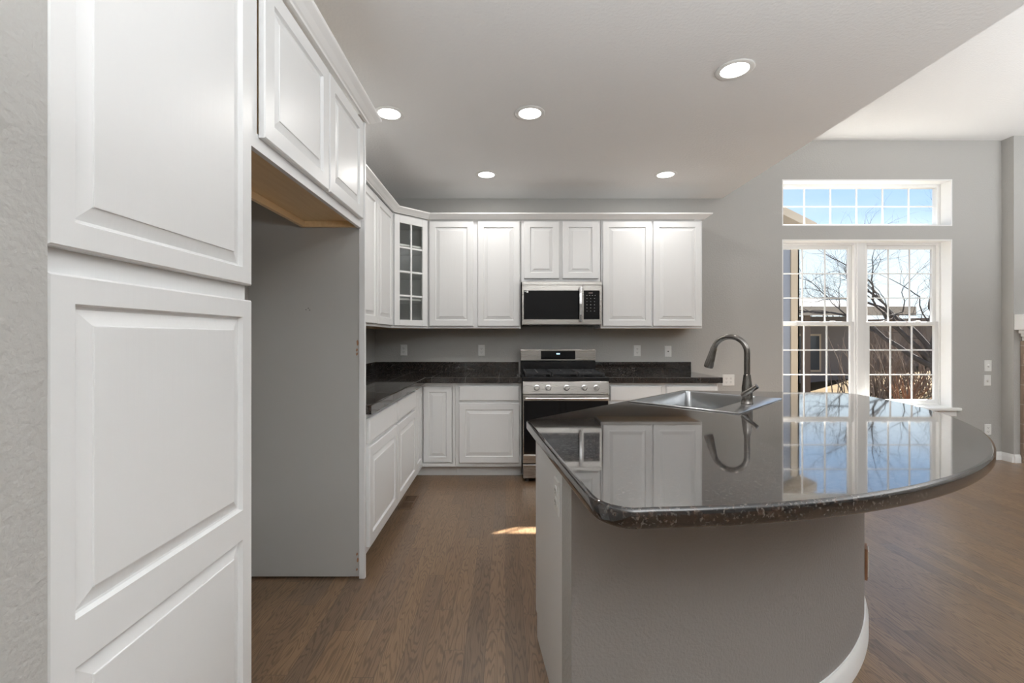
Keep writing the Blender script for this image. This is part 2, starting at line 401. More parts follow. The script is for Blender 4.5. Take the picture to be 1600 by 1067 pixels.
def baseboard(pts, name, label, h=0.085, parent=None):
    """profile swept along a plan polyline, room side to the right of travel"""
    prof = [(0, 0), (0.015, 0), (0.015, h*0.62), (0.009, h*0.86), (0.005, h), (0, h)]
    m = sweep(pts, prof)
    if parent is not None: return m.build(name, M['trim'], parent, smooth=30)
    return struct(m, name, M['trim'], label)
def sweep(pts, prof, closed=False):
    """prof = (outward, z) pairs; outward is to the right of travel"""
    m = MB(); rings = []; n = len(pts)
    for i in range(n):
        p = Vector(pts[i]).to_2d() if len(pts[i]) > 2 else Vector(pts[i])
        ds = []
        if i > 0: ds.append((Vector(pts[i])-Vector(pts[i-1])).normalized())
        if i < n-1: ds.append((Vector(pts[i+1])-Vector(pts[i])).normalized())
        ns = [Vector((d.y, -d.x)) for d in ds]
        nn = sum(ns, Vector((0, 0))).normalized(); k = 1.0/max(0.3, nn.dot(ns[0]))
        rings.append([(p.x+nn.x*o*k, p.y+nn.y*o*k, z) for o, z in prof])
    return m.rings(rings)
baseboard([(1.99, YB), (CX, YB), (CX, CY)], 'baseboard_back', 'white baseboard along the back wall')
baseboard([(CX, CY-0.0), (5.272, CY)], 'baseboard_chimney', 'white baseboard on the chimney breast')

# ------------------------------------------------------------------ windows
GY = 4.93   # glass plane
def muntins(mb, x0, x1, z0, z1, nx, nz, y, t=0.013, d=0.012):
    for i in range(1, nx):
        x = x0+(x1-x0)*i/nx; mb.box((x-t/2, y-d/2, z0), (x+t/2, y+d/2, z1))
    for j in range(1, nz):
        z = z0+(z1-z0)*j/nz; mb.box((x0, y-d/2+0.001, z-t/2), (x1, y+d/2-0.001, z+t/2))
    return mb
def rect_frame(mb, x0, x1, z0, z1, w, y0, y1):
    mb.box((x0, y0, z0), (x0+w, y1, z1)).box((x1-w, y0, z0), (x1, y1, z1))
    mb.box((x0+w, y0, z0), (x1-w, y1, z0+w)).box((x0+w, y0, z1-w), (x1-w, y1, z1)); return mb
def liner(mb, x0, x1, z0, z1):
    t = 0.012
    mb.box((x0, YB+0.001, z0), (x0+t, GY+0.03, z1)).box((x1-t, YB+0.001, z0), (x1, GY+0.03, z1))
    mb.box((x0+t, YB+0.001, z1-t), (x1-t, GY+0.03, z1)).box((x0+t, YB+0.001, z0), (x1-t, GY+0.03, z0+t)); return mb
w1 = struct_empty('window_1', ((WX0+WX1)/2, YB, TZ0), 'wide transom window of twelve panes above the larger window')
liner(MB(), WX0, WX1, TZ0, TZ1).build('jamb', M['trim'], w1)
rect_frame(MB(), WX0+0.012, WX1-0.012, TZ0+0.012, TZ1-0.012, 0.035, GY-0.03, GY+0.03).build('frame', M['trim'], w1, bevel=0.004)
muntins(MB(), WX0+0.047, WX1-0.047, TZ0+0.047, TZ1-0.047, 6, 2, GY).build('grille', M['trim'], w1)
MB().box((WX0+0.045, GY-0.003, TZ0+0.045), (WX1-0.045, GY+0.003, TZ1-0.045)).build('pane', M['pane'], w1)
w2 = struct_empty('window_2', ((WX0+WX1)/2, YB, LZ0), 'large twin sash window with white grilles')
liner(MB(), WX0, WX1, LZ0, LZ1).build('jamb', M['trim'], w2)
MX0, MX1 = 3.775, 3.862
MB().box((MX0, GY-0.045, LZ0+0.012), (MX1, GY+0.035, LZ1-0.012)).build('mullion', M['trim'], w2, bevel=0.005)
for (x0, x1) in ((WX0+0.012, MX0), (MX1, WX1-0.012)):
    rect_frame(MB(), x0, x1, LZ0+0.012, LZ1-0.012, 0.022, GY-0.035, GY+0.035).build('frame', M['trim'], w2, bevel=0.003)
    zm = 1.43
    for (a, b, y, nm) in ((zm-0.022, LZ1-0.034, GY+0.015, 'upper_sash'), (LZ0+0.034, zm+0.024, GY-0.013, 'lower_sash')):
        s = rect_frame(MB(), x0+0.022, x1-0.022, a, b, 0.04, y-0.014, y+0.014).build(nm, M['trim'], w2, bevel=0.004)
        muntins(MB(), x0+0.062, x1-0.062, a+0.04, b-0.04, 3, 3, y, 0.012, 0.011).build('grille', M['trim'], s)
        MB().box((x0+0.06, y-0.002, a+0.038), (x1-0.06, y+0.002, b-0.038)).build('pane', M['pane'], s)
        if nm == 'lower_sash':
            for t in (0.28, 0.72):
                xx = x0+(x1-x0)*t
                MB().box((xx-0.025, y-0.008, b), (xx+0.025, y+0.012, b+0.010)).build('sash_lock', M['trim'], s, bevel=0.003)
st = MB().box((WX0-0.06, YB-0.045, LZ0-0.022), (WX1+0.06, YB-0.001, LZ0+0.008)).box((WX0+0.013, YB-0.001, LZ0-0.0), (WX1-0.013, YB+0.1, LZ0+0.008+0.006))
stool = struct(st, 'trim_1', M['trim'], 'white window stool', bevel=0.006)
struct(MB().box((WX0-0.03, YB-0.016, LZ0-0.085), (WX1+0.03, YB-0.0005, LZ0-0.0225)), 'trim_2', M['trim'], 'white apron under the window stool', bevel=0.004)

# ================================================================== cabinet doors
def raised_door(Mx, w, h, parent, name='door', panels=None, stile=0.058, t=0.02, mat=None):
    """frame mesh plus a raised-panel mesh for each opening, local origin lower left of the back face"""
    mat = mat or M['white']; e = 0.004
    if panels is None: panels = [(stile, h-stile)]
    us = [0, stile, w-stile, w]; vs = [0]
    for a, b in panels: vs += [a, b]
    vs.append(h)
    m = MB(); idx = {}
    def V(u, v, z):
        k = (round(u, 5), round(v, 5), round(z, 5))
        if k not in idx: idx[k] = len(m.v); m.v.append(Mx @ Vector(k))
        return idx[k]
    def q(*p): m.f.append(tuple(V(*x) for x in p))
    def cu(u): return min(max(u, e), w-e)
    def cv(v): return min(max(v, e), h-e)
    for j in range(len(vs)-1):
        hole = j % 2 == 1
        for i in range(3):
            if hole and i == 1: continue
            a, b = cu(us[i]), cu(us[i+1]); c, d = cv(vs[j]), cv(vs[j+1])
            q((a, c, t), (b, c, t), (b, d, t), (a, d, t))
    for j in range(len(vs)-1):
        c, d = cv(vs[j]), cv(vs[j+1])
        c2, d2 = (0 if j == 0 else c), (h if j == len(vs)-2 else d)
        q((e, c, t), (e, d, t), (0, d2, t-e), (0, c2, t-e)); q((w-e, c, t), (w, c2, t-e), (w, d2, t-e), (w-e, d, t))
        q((0, c2, 0), (0, c2, t-e), (0, d2, t-e), (0, d2, 0)); q((w, c2, 0), (w, d2, 0), (w, d2, t-e), (w, c2, t-e))
    for i in range(3):
        a, b = cu(us[i]), cu(us[i+1]); a2, b2 = (0 if i == 0 else a), (w if i == 2 else b)
        q((a, e, t), (a2, 0, t-e), (b2, 0, t-e), (b, e, t)); q((a, h-e, t), (b, h-e, t), (b2, h, t-e), (a2, h, t-e))
        q((a2, 0, 0), (b2, 0, 0), (b2, 0, t-e), (a2, 0, t-e)); q((a2, h, 0), (a2, h, t-e), (b2, h, t-e), (b2, h, 0))
    q((0, 0, 0), (0, h, 0), (w, h, 0), (w, 0, 0))
    for a, b in panels:   # inner edges of the openings
        u0, u1 = stile, w-stile; g = 0.004; dz = t-0.011
        q((u0, a, t), (u1, a, t), (u1-g, a+g, dz), (u0+g, a+g, dz)); q((u0, b, t), (u0+g, b-g, dz), (u1-g, b-g, dz), (u1, b, t))
        q((u0, a, t), (u0+g, a+g, dz), (u0+g, b-g, dz), (u0, b, t)); q((u1, a, t), (u1, b, t), (u1-g, b-g, dz), (u1-g, a+g, dz))
    o = m.build(name, mat, parent)
    for a, b in panels:
        p = MB(); u0, u1 = stile+0.004, w-stile-0.004; a, b = a+0.004, b-0.004
        def ring(i, z): return [Mx @ Vector(x) for x in ((u0+i, a+i, z), (u1-i, a+i, z), (u1-i, b-i, z), (u0+i, b-i, z))]
        bw = min(0.036, (u1-u0)*0.22, (b-a)*0.3)
        p.rings([ring(0, t-0.013), ring(0, t-0.011), ring(0.005, t-0.0115), ring(bw-0.003, t-0.004), ring(bw-0.002, t-0.0015), ring(bw, t-0.0012)])
        p.build('raised_panel', mat, o)
    return o
def slab_front(Mx, w, h, parent, name='drawer', t=0.02):
    m = MB()
    def ring(i, z): return [Mx @ Vector(x) for x in ((i, i, z), (w-i, i, z), (w-i, h-i, z), (i, h-i, z))]
    m.rings([ring(0, 0), ring(0, t-0.006), ring(0.003, t-0.003), ring(0.007, t-0.0005), ring(0.008, t)])
    return m.build(name, M['white'], parent)
def faceX(y, z, x): return frame_mat((x, y, z), (0, 1, 0), (1, 0, 0))     # fronts that face +X
def faceY(x, z, y): return frame_mat((x, y, z), (1, 0, 0), (0, -1, 0))    # fronts that face the camera

XF = -0.767                       # face-frame plane of the tall and base units on the left
GAP = 0.0015
# ---------------- pantry
pc = thing('pantry_cabinet', 'tall white pantry cabinet with raised-panel doors beside the textured wall end', 'cabinet', (-1.06, 1.042, 0))
MB().box((XL+0.002, 0.741, 0.1), (XF-GAP, 1.342, 2.43)).build('body', M['white'], pc, bevel=0.002)
MB().box((XL+0.002, 0.741, 0.0), (-0.84, 1.342, 0.098)).build('toe_kick', M['white'], pc)
raised_door(faceX(0.743, 0.12, XF), 0.598, 1.273, pc, panels=[(0.06, 0.59), (0.674, 1.223)], stile=0.047)
raised_door(faceX(0.743, 1.437, XF), 0.598, 0.975, pc, panels=[(0.047, 0.925)], stile=0.047)
# ---------------- cabinet over the fridge alcove
fc = thing('fridge_top_cabinet', 'white two-door cabinet with bare wood underside above the empty refrigerator alcove', 'cabinet', (-0.92, 1.89, 1.865))
MB().box((-1.08, 1.345, 1.90), (XF-0.02, 2.418, 2.43)).build('body', M['maple'], fc)
ff = MB()
ff.box((XF-0.02, 1.345, 1.865), (XF-GAP, 1.405, 2.43)).box((XF-0.02, 2.385, 1.865), (XF-GAP, 2.418, 2.43))
ff.box((XF-0.02, 1.405, 1.865), (XF-GAP, 2.385, 1.915)).box((XF-0.02, 1.405, 2.38), (XF-GAP, 2.385, 2.43))
ff.build('face_frame', M['white'], fc)
MB().box((-1.08, 1.345, 1.868), (-1.06, 2.418, 1.899)).build('back_rail', M['maple'], fc)
MB().box((-1.06, 2.40, 1.868), (XF-0.022, 2.418, 1.899)).build('side_rail', M['maple'], fc)
raised_door(faceX(1.413, 1.905, XF), 0.513, 0.51, fc)
raised_door(faceX(1.938, 1.905, XF), 0.455, 0.51, fc)
# ---------------- alcove end panel
ep = thing('alcove_end_panel', 'tall grey painted panel with chipped white front edge at the alcove far side', 'cabinet panel', (-1.06, 2.43, 0))
MB().box((XL+0.002, 2.424, 0.012), (-0.781, 2.442, 2.43)).build('panel', M['panel_gray'], ep)
MB().box((-0.780, 2.42, 0), (-0.749, 2.443, 2.43)).build('edge_strip', M['white'], ep, bevel=0.002)
rnd = random.Random(4)
for zc, hh, n in ((1.235, 0.09, 4), (0.10, 0.11, 3)):
    for i in range(n):
        z = zc+hh*(i/n-0.5)+rnd.uniform(-.006, .006); x = -0.788+rnd.uniform(-.003, .002); l = rnd.uniform(.012, .03)
        MB().add([(x-0.004, 2.4222, z), (x+0.002, 2.4222, z+0.004), (x+0.004, 2.4222, z+l*.7), (x-0.001, 2.4222, z+l), (x-0.006, 2.4222, z+l*.5),
                  (x-0.004, 2.4245, z), (x+0.002, 2.4245, z+0.004), (x+0.004, 2.4245, z+l*.7), (x-0.001, 2.4245, z+l), (x-0.006, 2.4245, z+l*.5)],
                 [(4,3,2,1,0),(5,6,7,8,9)]+[(k,(k+1)%5,5+(k+1)%5,5+k) for k in range(5)]).build('chipped_patch', M['boxwood'], ep)
m = MB()
for dx, dz in ((0, 0), (0.012, 0.008), (0.02, -0.002)): m.box((-1.065+dx, 2.4222, 1.43+dz), (-1.061+dx, 2.4245, 1.434+dz))
m.build('screw_hole', M['slot'], ep)

# ---------------- upper cabinets
UZ0, UZ1 = 1.372, 2.43
UY = YB-0.325                     # face-frame plane, back wall uppers (doors stand 2 cm proud)
UX = XL+0.325                     # face-frame plane, left wall uppers
DZ = UZ0+0.022; DH = UZ1-0.012-DZ
def upper_y(name, label, x0, x1, doors, z0=UZ0, dz=None):
    t = thing(name, label, 'cabinet', ((x0+x1)/2, YB, z0))
    MB().box((x0+0.001, UY+GAP, z0), (x1-0.001, YB-0.002, UZ1)).build('body', M['white'], t, bevel=0.0015)
    MB().box((x0+0.02, UY+0.02, z0-0.001), (x1-0.02, YB-0.006, z0+0.004)).build('underside', M['maple'], t)
    dz = dz if dz is not None else z0+0.022
    for a, b in doors: raised_door(faceY(a, dz, UY), b-a, UZ1-0.012-dz, t)
    return t
upper_y('wall_cabinet', 'white two-door wall cabinet between the glass corner cabinet and the microwave', -0.757, 0.149, [(-0.742, -0.315), (-0.272, 0.137)])
upper_y('wall_cabinet', 'short white two-door wall cabinet directly above the microwave', 0.151, 0.929, [(0.180, 0.522), (0.556, 0.905)], 1.823, 1.858)
upper_y('wall_cabinet', 'white two-door wall cabinet at the right end, past the microwave', 0.931, 1.926, [(0.948, 1.424), (1.440, 1.910)])
cy0 = 4.168
t = thing('wall_cabinet', 'white wall cabinet on the left wall, partly hidden behind the alcove panel', 'cabinet', (XL, 3.4, UZ0))
MB().box((XL+0.002, 2.445, UZ0), (UX-GAP, cy0, UZ1)).build('body', M['white'], t, bevel=0.0015)
MB().box((XL+0.01, 2.46, UZ0-0.001), (UX-0.02, cy0-0.02, UZ0+0.004)).build('underside', M['maple'], t)
for a, b in ((3.18, 3.655), (3.672, 4.145)): raised_door(faceX(a, DZ, UX), b-a, DH, t)
# diagonal glass corner cabinet
gc = thing('corner_cabinet', 'white corner wall cabinet with a diagonal eight-pane glass door', 'cabinet', (XL+0.3, YB-0.3, UZ0))
A = Vector((UX, 4.170)); B = Vector((-0.759, UY)); ud = (B-A).normalized(); nd = Vector((ud.y, -ud.x)); ln = (B-A).length
poly = [(XL+0.003, YB-0.003), (XL+0.003, 4.17), (A.x, A.y), (B.x, B.y), (B.x, YB-0.003)]
m = MB(); m.prism(poly, UZ0, UZ0+0.02); m.prism(poly, UZ1-0.02, UZ1)
m.box((XL+0.003, 4.17, UZ0+0.02), (A.x, 4.182, UZ1-0.02)); m.box((B.x-0.012, UY, UZ0+0.02), (B.x, YB-0.003, UZ1-0.02))
m.box((XL+0.003, 4.182, UZ0+0.02), (XL+0.012, YB-0.012, UZ1-0.02)); m.box((XL+0.003, YB-0.012, UZ0+0.02), (B.x-0.012, YB-0.003, UZ1-0.02))
m.build('body', M['white'], gc)
MB().prism([(XL+0.02, YB-0.02), (XL+0.02, 4.19), (A.x-0.01, A.y+0.02), (B.x-0.02, B.y+0.01), (B.x-0.02, YB-0.02)], UZ0-0.002, UZ0-0.0005).build('underside', M['maple'], gc)
inner = [(XL+0.014, YB-0.014), (XL+0.014, 4.184), (A.x-0.006, A.y+0.014), (B.x-0.014, B.y+0.006), (B.x-0.014, YB-0.014)]
DM = frame_mat((A.x, A.y, 0), (ud.x, ud.y, 0), (nd.x, nd.y, 0))
def lbox(mb, Mx, u0, u1, v0, v1, w0, w1): return mb.box((u0, v0, w0), (u1, v1, w1), Mx)
m = MB(); st_ = 0.028
lbox(m, DM, 0.004, st_, UZ0, UZ1, -0.018, -GAP); lbox(m, DM, ln-st_, ln-0.004, UZ0, UZ1, -0.018, -GAP)
lbox(m, DM, st_, ln-st_, UZ0, UZ0+0.03, -0.018, -GAP); lbox(m, DM, st_, ln-st_, UZ1-0.03, UZ1, -0.018, -GAP)
m.build('face_frame', M['white'], gc)
d0, d1 = 0.022, ln-0.022; z0, z1 = DZ, DZ+DH; fr = 0.055
m = MB()
lbox(m, DM, d0, d0+fr, z0, z1, 0, 0.02); lbox(m, DM, d1-fr, d1, z0, z1, 0, 0.02)
lbox(m, DM, d0+fr, d1-fr, z0, z0+fr, 0, 0.02); lbox(m, DM, d0+fr, d1-fr, z1-fr-0.015, z1, 0, 0.02)
gd = m.build('door', M['white'], gc, bevel=0.002)
m = MB(); gz0, gz1 = z0+fr, z1-fr-0.015; um = (d0+d1)/2
lbox(m, DM, um-0.009, um+0.009, gz0, gz1, 0.004, 0.018)
for k in (1, 2, 3):
    zz = gz0+(gz1-gz0)*k/4; lbox(m, DM, d0+fr, d1-fr, zz-0.009, zz+0.009, 0.005, 0.017)
m.build('grille', M['white'], gd, bevel=0.002)
m = MB(); lbox(m, DM, d0+fr-0.004, d1-fr+0.004, gz0-0.004, gz1+0.004, 0.006, 0.009); m.build('pane', M['cabglass'], gd)
for k in (1, 2, 3):
    zz = gz0+(gz1-gz0)*k/4+0.03*(k-2)
    MB().prism(inner, zz-0.009, zz+0.009).build('shelf', M['white'], gc)

# ---------------- crown mouldings
crown = [(0.0, 2.432), (0.012, 2.432), (0.016, 2.438), (0.024, 2.442), (0.042, 2.456), (0.058, 2.466), (0.064, 2.470), (0.067, 2.474), (0.067, 2.482), (0.0, 2.482)]
# travel so that the room is on the right-hand side
cp = [(1.926, YB-0.004), (1.926, UY-0.018), (B.x+0.006, UY-0.018), (A.x+0.018, A.y-0.006), (UX+0.018, 2.55)]
cp = list(reversed(cp)); cp = [tuple(p) for p in cp]
# reversed: goes away from the camera along the left wall, then right along the back wall: room side is to the right
def offset_sign(pts, prof): return sweep(pts, prof)
tag(offset_sign(cp, crown).build('crown_molding', M['trim']), 'white crown molding along the tops of the back wall and corner cabinets', 'molding')
tag(offset_sign([(XF+0.018, 0.745), (XF+0.018, 2.443), (XL+0.35, 2.443)], crown).build('crown_molding', M['trim']), 'white crown molding along the tops of the pantry and refrigerator cabinets', 'molding')

# ---------------- base cabinets
BZ = 0.868; BY = YB-0.61; BX = XL+0.61
bl = thing('base_cabinet', 'white base cabinet with two drawers over two doors along the left wall', 'cabinet', (XL, 3.15, 0))
MB().box((XL+0.002, 2.446, 0.1), (BX-GAP, 3.864, BZ)).build('body', M['white'], bl, bevel=0.0015)
MB().box((XL+0.002, 2.446, 0), (BX-0.075, 3.864, 0.098)).build('toe_kick', M['white'], bl)
for a, b in ((2.487, 3.128), (3.150, 3.790)):
    slab_front(faceX(a, 0.705, BX), b-a, 0.135, bl)
    raised_door(faceX(a, 0.138, BX), b-a, 0.545, bl)
bc = thing('corner_base_cabinet', 'white corner base cabinet with a narrow folding door in the inner corner', 'cabinet', (XL+0.3, YB-0.3, 0))
cpoly = [(XL+0.002, YB-0.002), (XL+0.002, 3.866), (BX-0.022, 3.866), (BX-0.022, BY+0.022), (-0.460, BY+0.022), (-0.460, YB-0.002)]
MB().prism(cpoly, 0.1, BZ).build('body', M['white'], bc)
MB().prism([(XL+0.002, YB-0.002), (XL+0.002, 3.866), (BX-0.075, 3.866), (BX-0.075, BY+0.075), (-0.461, BY+0.075), (-0.461, YB-0.002)], 0, 0.098).build('toe_kick', M['white'], bc)
m = MB().box((BX-0.021, 3.866, 0.1), (BX-GAP, 3.885, BZ)).box((BX-0.021, 3.885, 0.1), (BX-GAP, BY, 0.13)).box((BX-0.021, 3.885, 0.842), (BX-GAP, BY, BZ))
m.box((BX-0.021, BY+GAP, 0.1), (-0.485, BY+0.021, 0.13)).box((BX-0.021, BY+GAP, 0.842), (-0.485, BY+0.021, BZ)).box((-0.485, BY+GAP, 0.1), (-0.4605, BY+0.021, BZ))
m.build('face_frame', M['white'], bc)
raised_door(faceX(3.888, 0.136, BX-0.02), BY-0.004-3.888, 0.70, bc, 'door', stile=0.05)
raised_door(faceY(BX+0.006, 0.136, BY+0.02), -0.492-(BX+0.006), 0.70, bc, 'door', stile=0.05)
bb = thing('base_cabinet', 'white base cabinet with one drawer over one door, left of the range', 'cabinet', (-0.155, YB, 0))
MB().box((-0.458, BY+GAP, 0.1), (0.146, YB-0.002, BZ)).build('body', M['white'], bb, bevel=0.0015)
MB().box((-0.458, BY+0.075, 0), (0.146, YB-0.002, 0.098)).build('toe_kick', M['white'], bb)
slab_front(faceY(-0.425, 0.705, BY), 0.55, 0.135, bb)
raised_door(faceY(-0.425, 0.138, BY), 0.55, 0.545, bb)
br_ = thing('base_cabinet', 'white base cabinet with two drawers over two doors, right of the range', 'cabinet', (1.43, YB, 0))
MB().box((0.924, BY+GAP, 0.1), (1.947, YB-0.002, BZ)).build('body', M['white'], br_, bevel=0.0015)
MB().box((0.924, BY+0.075, 0), (1.947, YB-0.002, 0.098)).build('toe_kick', M['white'], br_)
for a, b in ((0.955, 1.425), (1.468, 1.925)):
    slab_front(faceY(a, 0.705, BY), b-a, 0.135, br_); raised_door(faceY(a, 0.138, BY), b-a, 0.545, br_)

# ---------------- worktops
def offset_poly(poly, d):
    n = len(poly); out = []
    for i in range(n):
        p0, p1, p2 = Vector(poly[i-1]), Vector(poly[i]), Vector(poly[(i+1) % n])
        a = (p1-p0).normalized(); b = (p2-p1).normalized()
        na = Vector((-a.y, a.x)); nb = Vector((-b.y, b.x)); nn = (na+nb)
        if nn.length < 1e-6: nn = na
        nn.normalize(); out.append(tuple(p1+nn*(d/max(0.4, nn.dot(na)))))
    return out   # inward for counter-clockwise outlines
def slab(poly, z0, z1, prof, hole=None):
    """counter-clockwise outline, edge profile (inset, z), optional hole loop"""
    bm = bmesh.new(); rings = []
    for ins, z in prof:
        rings.append([bm.verts.new((x, y, z)) for x, y in (offset_poly(poly, ins) if ins > 0 else poly)])
    n = len(poly)
    for a, b in zip(rings, rings[1:]):
        for j in range(n): bm.faces.new((a[j], a[(j+1) % n], b[(j+1) % n], b[j]))
    hr = None
    if hole: hr = [[bm.verts.new((x, y, z)) for x, y in hole] for z in (z0, z1)]
    for k, (r, z) in enumerate(((rings[0], z0), (rings[-1], z1))):
        if not hole: bm.faces.new(r if k else list(reversed(r))); continue
        es = []
        for L_ in (r, hr[k]):
            for j in range(len(L_)):
                a, b = L_[j], L_[(j+1) % len(L_)]
                e = bm.edges.get((a, b)) or bm.edges.new((a, b)); es.append(e)
        bmesh.ops.triangle_fill(bm, use_beauty=True, edges=es)
    if hole:
        for j in range(len(hole)):
            bm.faces.new((hr[0][j], hr[0][(j+1) % len(hole)], hr[1][(j+1) % len(hole)], hr[1][j]))
    bm.verts.index_update()
    mb = MB(); mb.v = [v.co.copy() for v in bm.verts]; mb.f = [tuple(v.index for v in f.verts) for f in bm.faces]; bm.free(); return mb
CZ0, CZ1 = 0.870, 0.922
ce = [(0.0, CZ0), (0.0, CZ1-0.006), (0.002, CZ1-0.002), (0.006, CZ1)]
FY = BY-0.040; FX = BX+0.040
lp = [(XL+0.003, 2.447), (FX, 2.447), (FX, FY), (0.144, FY), (0.144, YB-0.003), (XL+0.003, YB-0.003)]
tag(slab(lp, CZ0, CZ1, ce).build('countertop', M['granite_tile']), 'dark granite tile countertop turning the left corner up to the range', 'countertop')
rp_ = [(0.926, FY), (1.972, FY), (1.972, YB-0.003), (0.926, YB-0.003)]
tag(slab(rp_, CZ0, CZ1, ce).build('countertop', M['granite_tile']), 'short dark granite tile countertop on the right of the range', 'countertop')
m = MB().box((XL+0.003, 2.447, CZ1+0.0005), (XL+0.013, YB-0.013, 1.028)).box((XL+0.003, YB-0.013, CZ1+0.0005), (0.136, YB-0.003, 1.028))
tag(m.build('backsplash', M['granite'], bevel=0.001), 'low dark granite backsplash behind the left corner countertop', 'backsplash')
tag(MB().box((0.93, YB-0.013, CZ1+0.0005), (1.943, YB-0.003, 1.028)).build('backsplash', M['granite'], bevel=0.001), 'low dark granite backsplash right of the range', 'backsplash')

# ================================================================== range
RX0, RX1 = 0.152, 0.914; RYF = 4.035; RYB = 4.70; RC = (RX0+RX1)/2
rg = thing('range', 'stainless steel gas range with black oven door between the base cabinets', 'range', (RC, 4.35, 0))
MB().box((RX0, RYF+0.02, 0.03), (RX1, RYB, 0.895)).build('body', M['black_enamel'], rg)
ct = MB().box((RX0-0.002, RYF-0.01, 0.896), (RX1+0.002, 4.625, 0.932)).build('cooktop', M['black_enamel'], rg, bevel=0.006)
for i in range(3):
    a = RX0+0.02+(RX1-RX0-0.04)*i/3+0.003; b = RX0+0.02+(RX1-RX0-0.04)*(i+1)/3-0.003; y0, y1 = 4.08, 4.58
    m = MB(); zt, zb = 0.968, 0.95
    m.box((a, y0, zb), (a+0.014, y1, zt)).box((b-0.014, y0, zb), (b, y1, zt)).box((a+0.014, y0, zb), (b-0.014, y0+0.014, zt)).box((a+0.014, y1-0.014, zb), (b-0.014, y1, zt))
    xm = (a+b)/2; m.box((xm-0.006, y0+0.014, zb), (xm+0.006, y1-0.014, zt-0.001))
    for yy in (4.20, 4.33, 4.46): m.box((a+0.014, yy-0.006, zb), (b-0.014, yy+0.006, zt-0.0005))
    for xx in (a+0.007, b-0.007):
        for yy in (y0+0.007, y1-0.007): m.box((xx-0.006, yy-0.006, 0.9322), (xx+0.006, yy+0.006, zb))
    m.build('grate', M['iron'], rg, bevel=0.002)
for x, y, r in ((0.30, 4.20, .045), (0.30, 4.46, .035), (RC, 4.33, .05), (0.77, 4.20, .05), (0.77, 4.46, .035)):
    MB().lathe([(r, 0.9322), (r, 0.940), (r*0.8, 0.944), (r*0.75, 0.948), (0.001, 0.949)], Matrix.Translation((x, y, 0)), 24).build('burner', M['iron'], rg, smooth=40)
cpn = MB(); cpn.add([(RX0, RYF+0.02, 0.785), (RX1, RYF+0.02, 0.785), (RX1, RYF-0.02, 0.785), (RX0, RYF-0.02, 0.785), (RX0, RYF+0.02, 0.894), (RX1, RYF+0.02, 0.894), (RX1, RYF-0.005, 0.894), (RX0, RYF-0.005, 0.894)],
   [(0,1,2,3),(4,7,6,5),(0,4,5,1),(2,6,7,3),(1,5,6,2),(0,3,7,4)])
cpn.build('control_panel', M['steel'], rg, bevel=0.003)
for px in (840, 858, 887, 915, 934):
    x = RC+(px-886)/178.0; z = 0.838
    Mk = Matrix.Translation((x, RYF-0.0125, z)) @ Matrix.Rotation(PI/2-0.13, 4, 'X')
    k = MB().lathe([(0.026, 0), (0.027, 0.006), (0.0255, 0.009), (0.022, 0.0095)], Mk, 28).build('knob', M['chrome'], rg, smooth=40)
    kb = MB().lathe([(0.0195, 0.0092), (0.018, 0.030), (0.016, 0.033)], Mk, 28); kb.box((-0.004, -0.018, 0.012), (0.004, 0.018, 0.036), Mk)
    kb.build('grip', M['steel'], k, smooth=40)
dr = MB().box((RX0+0.003, RYF-0.018, 0.725), (RX1-0.003, RYF+0.018, 0.778)).box((RX0+0.003, RYF-0.0165, 0.245), (RX0+0.009, RYF+0.018, 0.725)).box((RX1-0.009, RYF-0.0165, 0.245), (RX1-0.003, RYF+0.018, 0.725)).box((RX0+0.009, RYF-0.0165, 0.245), (RX1-0.009, RYF+0.018, 0.250)).build('oven_door', M['steel'], rg, bevel=0.002)
MB().box((RX0+0.0095, RYF-0.018, 0.2505), (RX1-0.0095, RYF+0.016, 0.7245)).build('window', M['black_glass'], dr, bevel=0.002)
hm = MB(); hy = RYF-0.066
hm.tube([(RX0+0.02, hy, 0.750), (RX1-0.02, hy, 0.750)], 0.0125, 16)
for xx in (RX0+0.055, RX1-0.055): hm.box((xx-0.012, hy, 0.741), (xx+0.012, RYF-0.019, 0.759))
hm.build('handle', M['chrome'], dr, smooth=40)
MB().box((RX0+0.003, RYF-0.018, 0.172), (RX1-0.003, RYF+0.016, 0.242)).build('door_base', M['steel'], rg, bevel=0.002)
MB().box((RX0+0.003, RYF-0.016, 0.04), (RX1-0.003, RYF+0.016, 0.160)).build('drawer', M['steel'], rg, bevel=0.003)
for xx in (RX0+0.04, RX1-0.04):
    for yy in (RYF+0.05, RYB-0.05): MB().lathe([(0.018, 0), (0.018, 0.028)], Matrix.Translation((xx, yy, 0)), 16).build('foot', M['iron'], rg)
bgm = MB().box((RX0, 4.632, 0.932), (RX1, RYB, 1.045)).build('backguard_base', M['black_enamel'], rg)
bg2 = MB().box((RX0, 4.622, 1.046), (RX1, RYB, 1.162)).build('backguard', M['steel'], rg, bevel=0.006)
MB().box((RC-0.175, 4.6185, 1.062), (RC+0.175, 4.6215, 1.148)).build('display', M['black_glass'], bg2, bevel=0.0008)
m = MB()
for i in range(4):
    x = RC-0.016+i*0.009; m.box((x, 4.6178, 1.112), (x+0.0055, 4.6184, 1.124))
m.build('clock_digits', M['digits'], bg2)

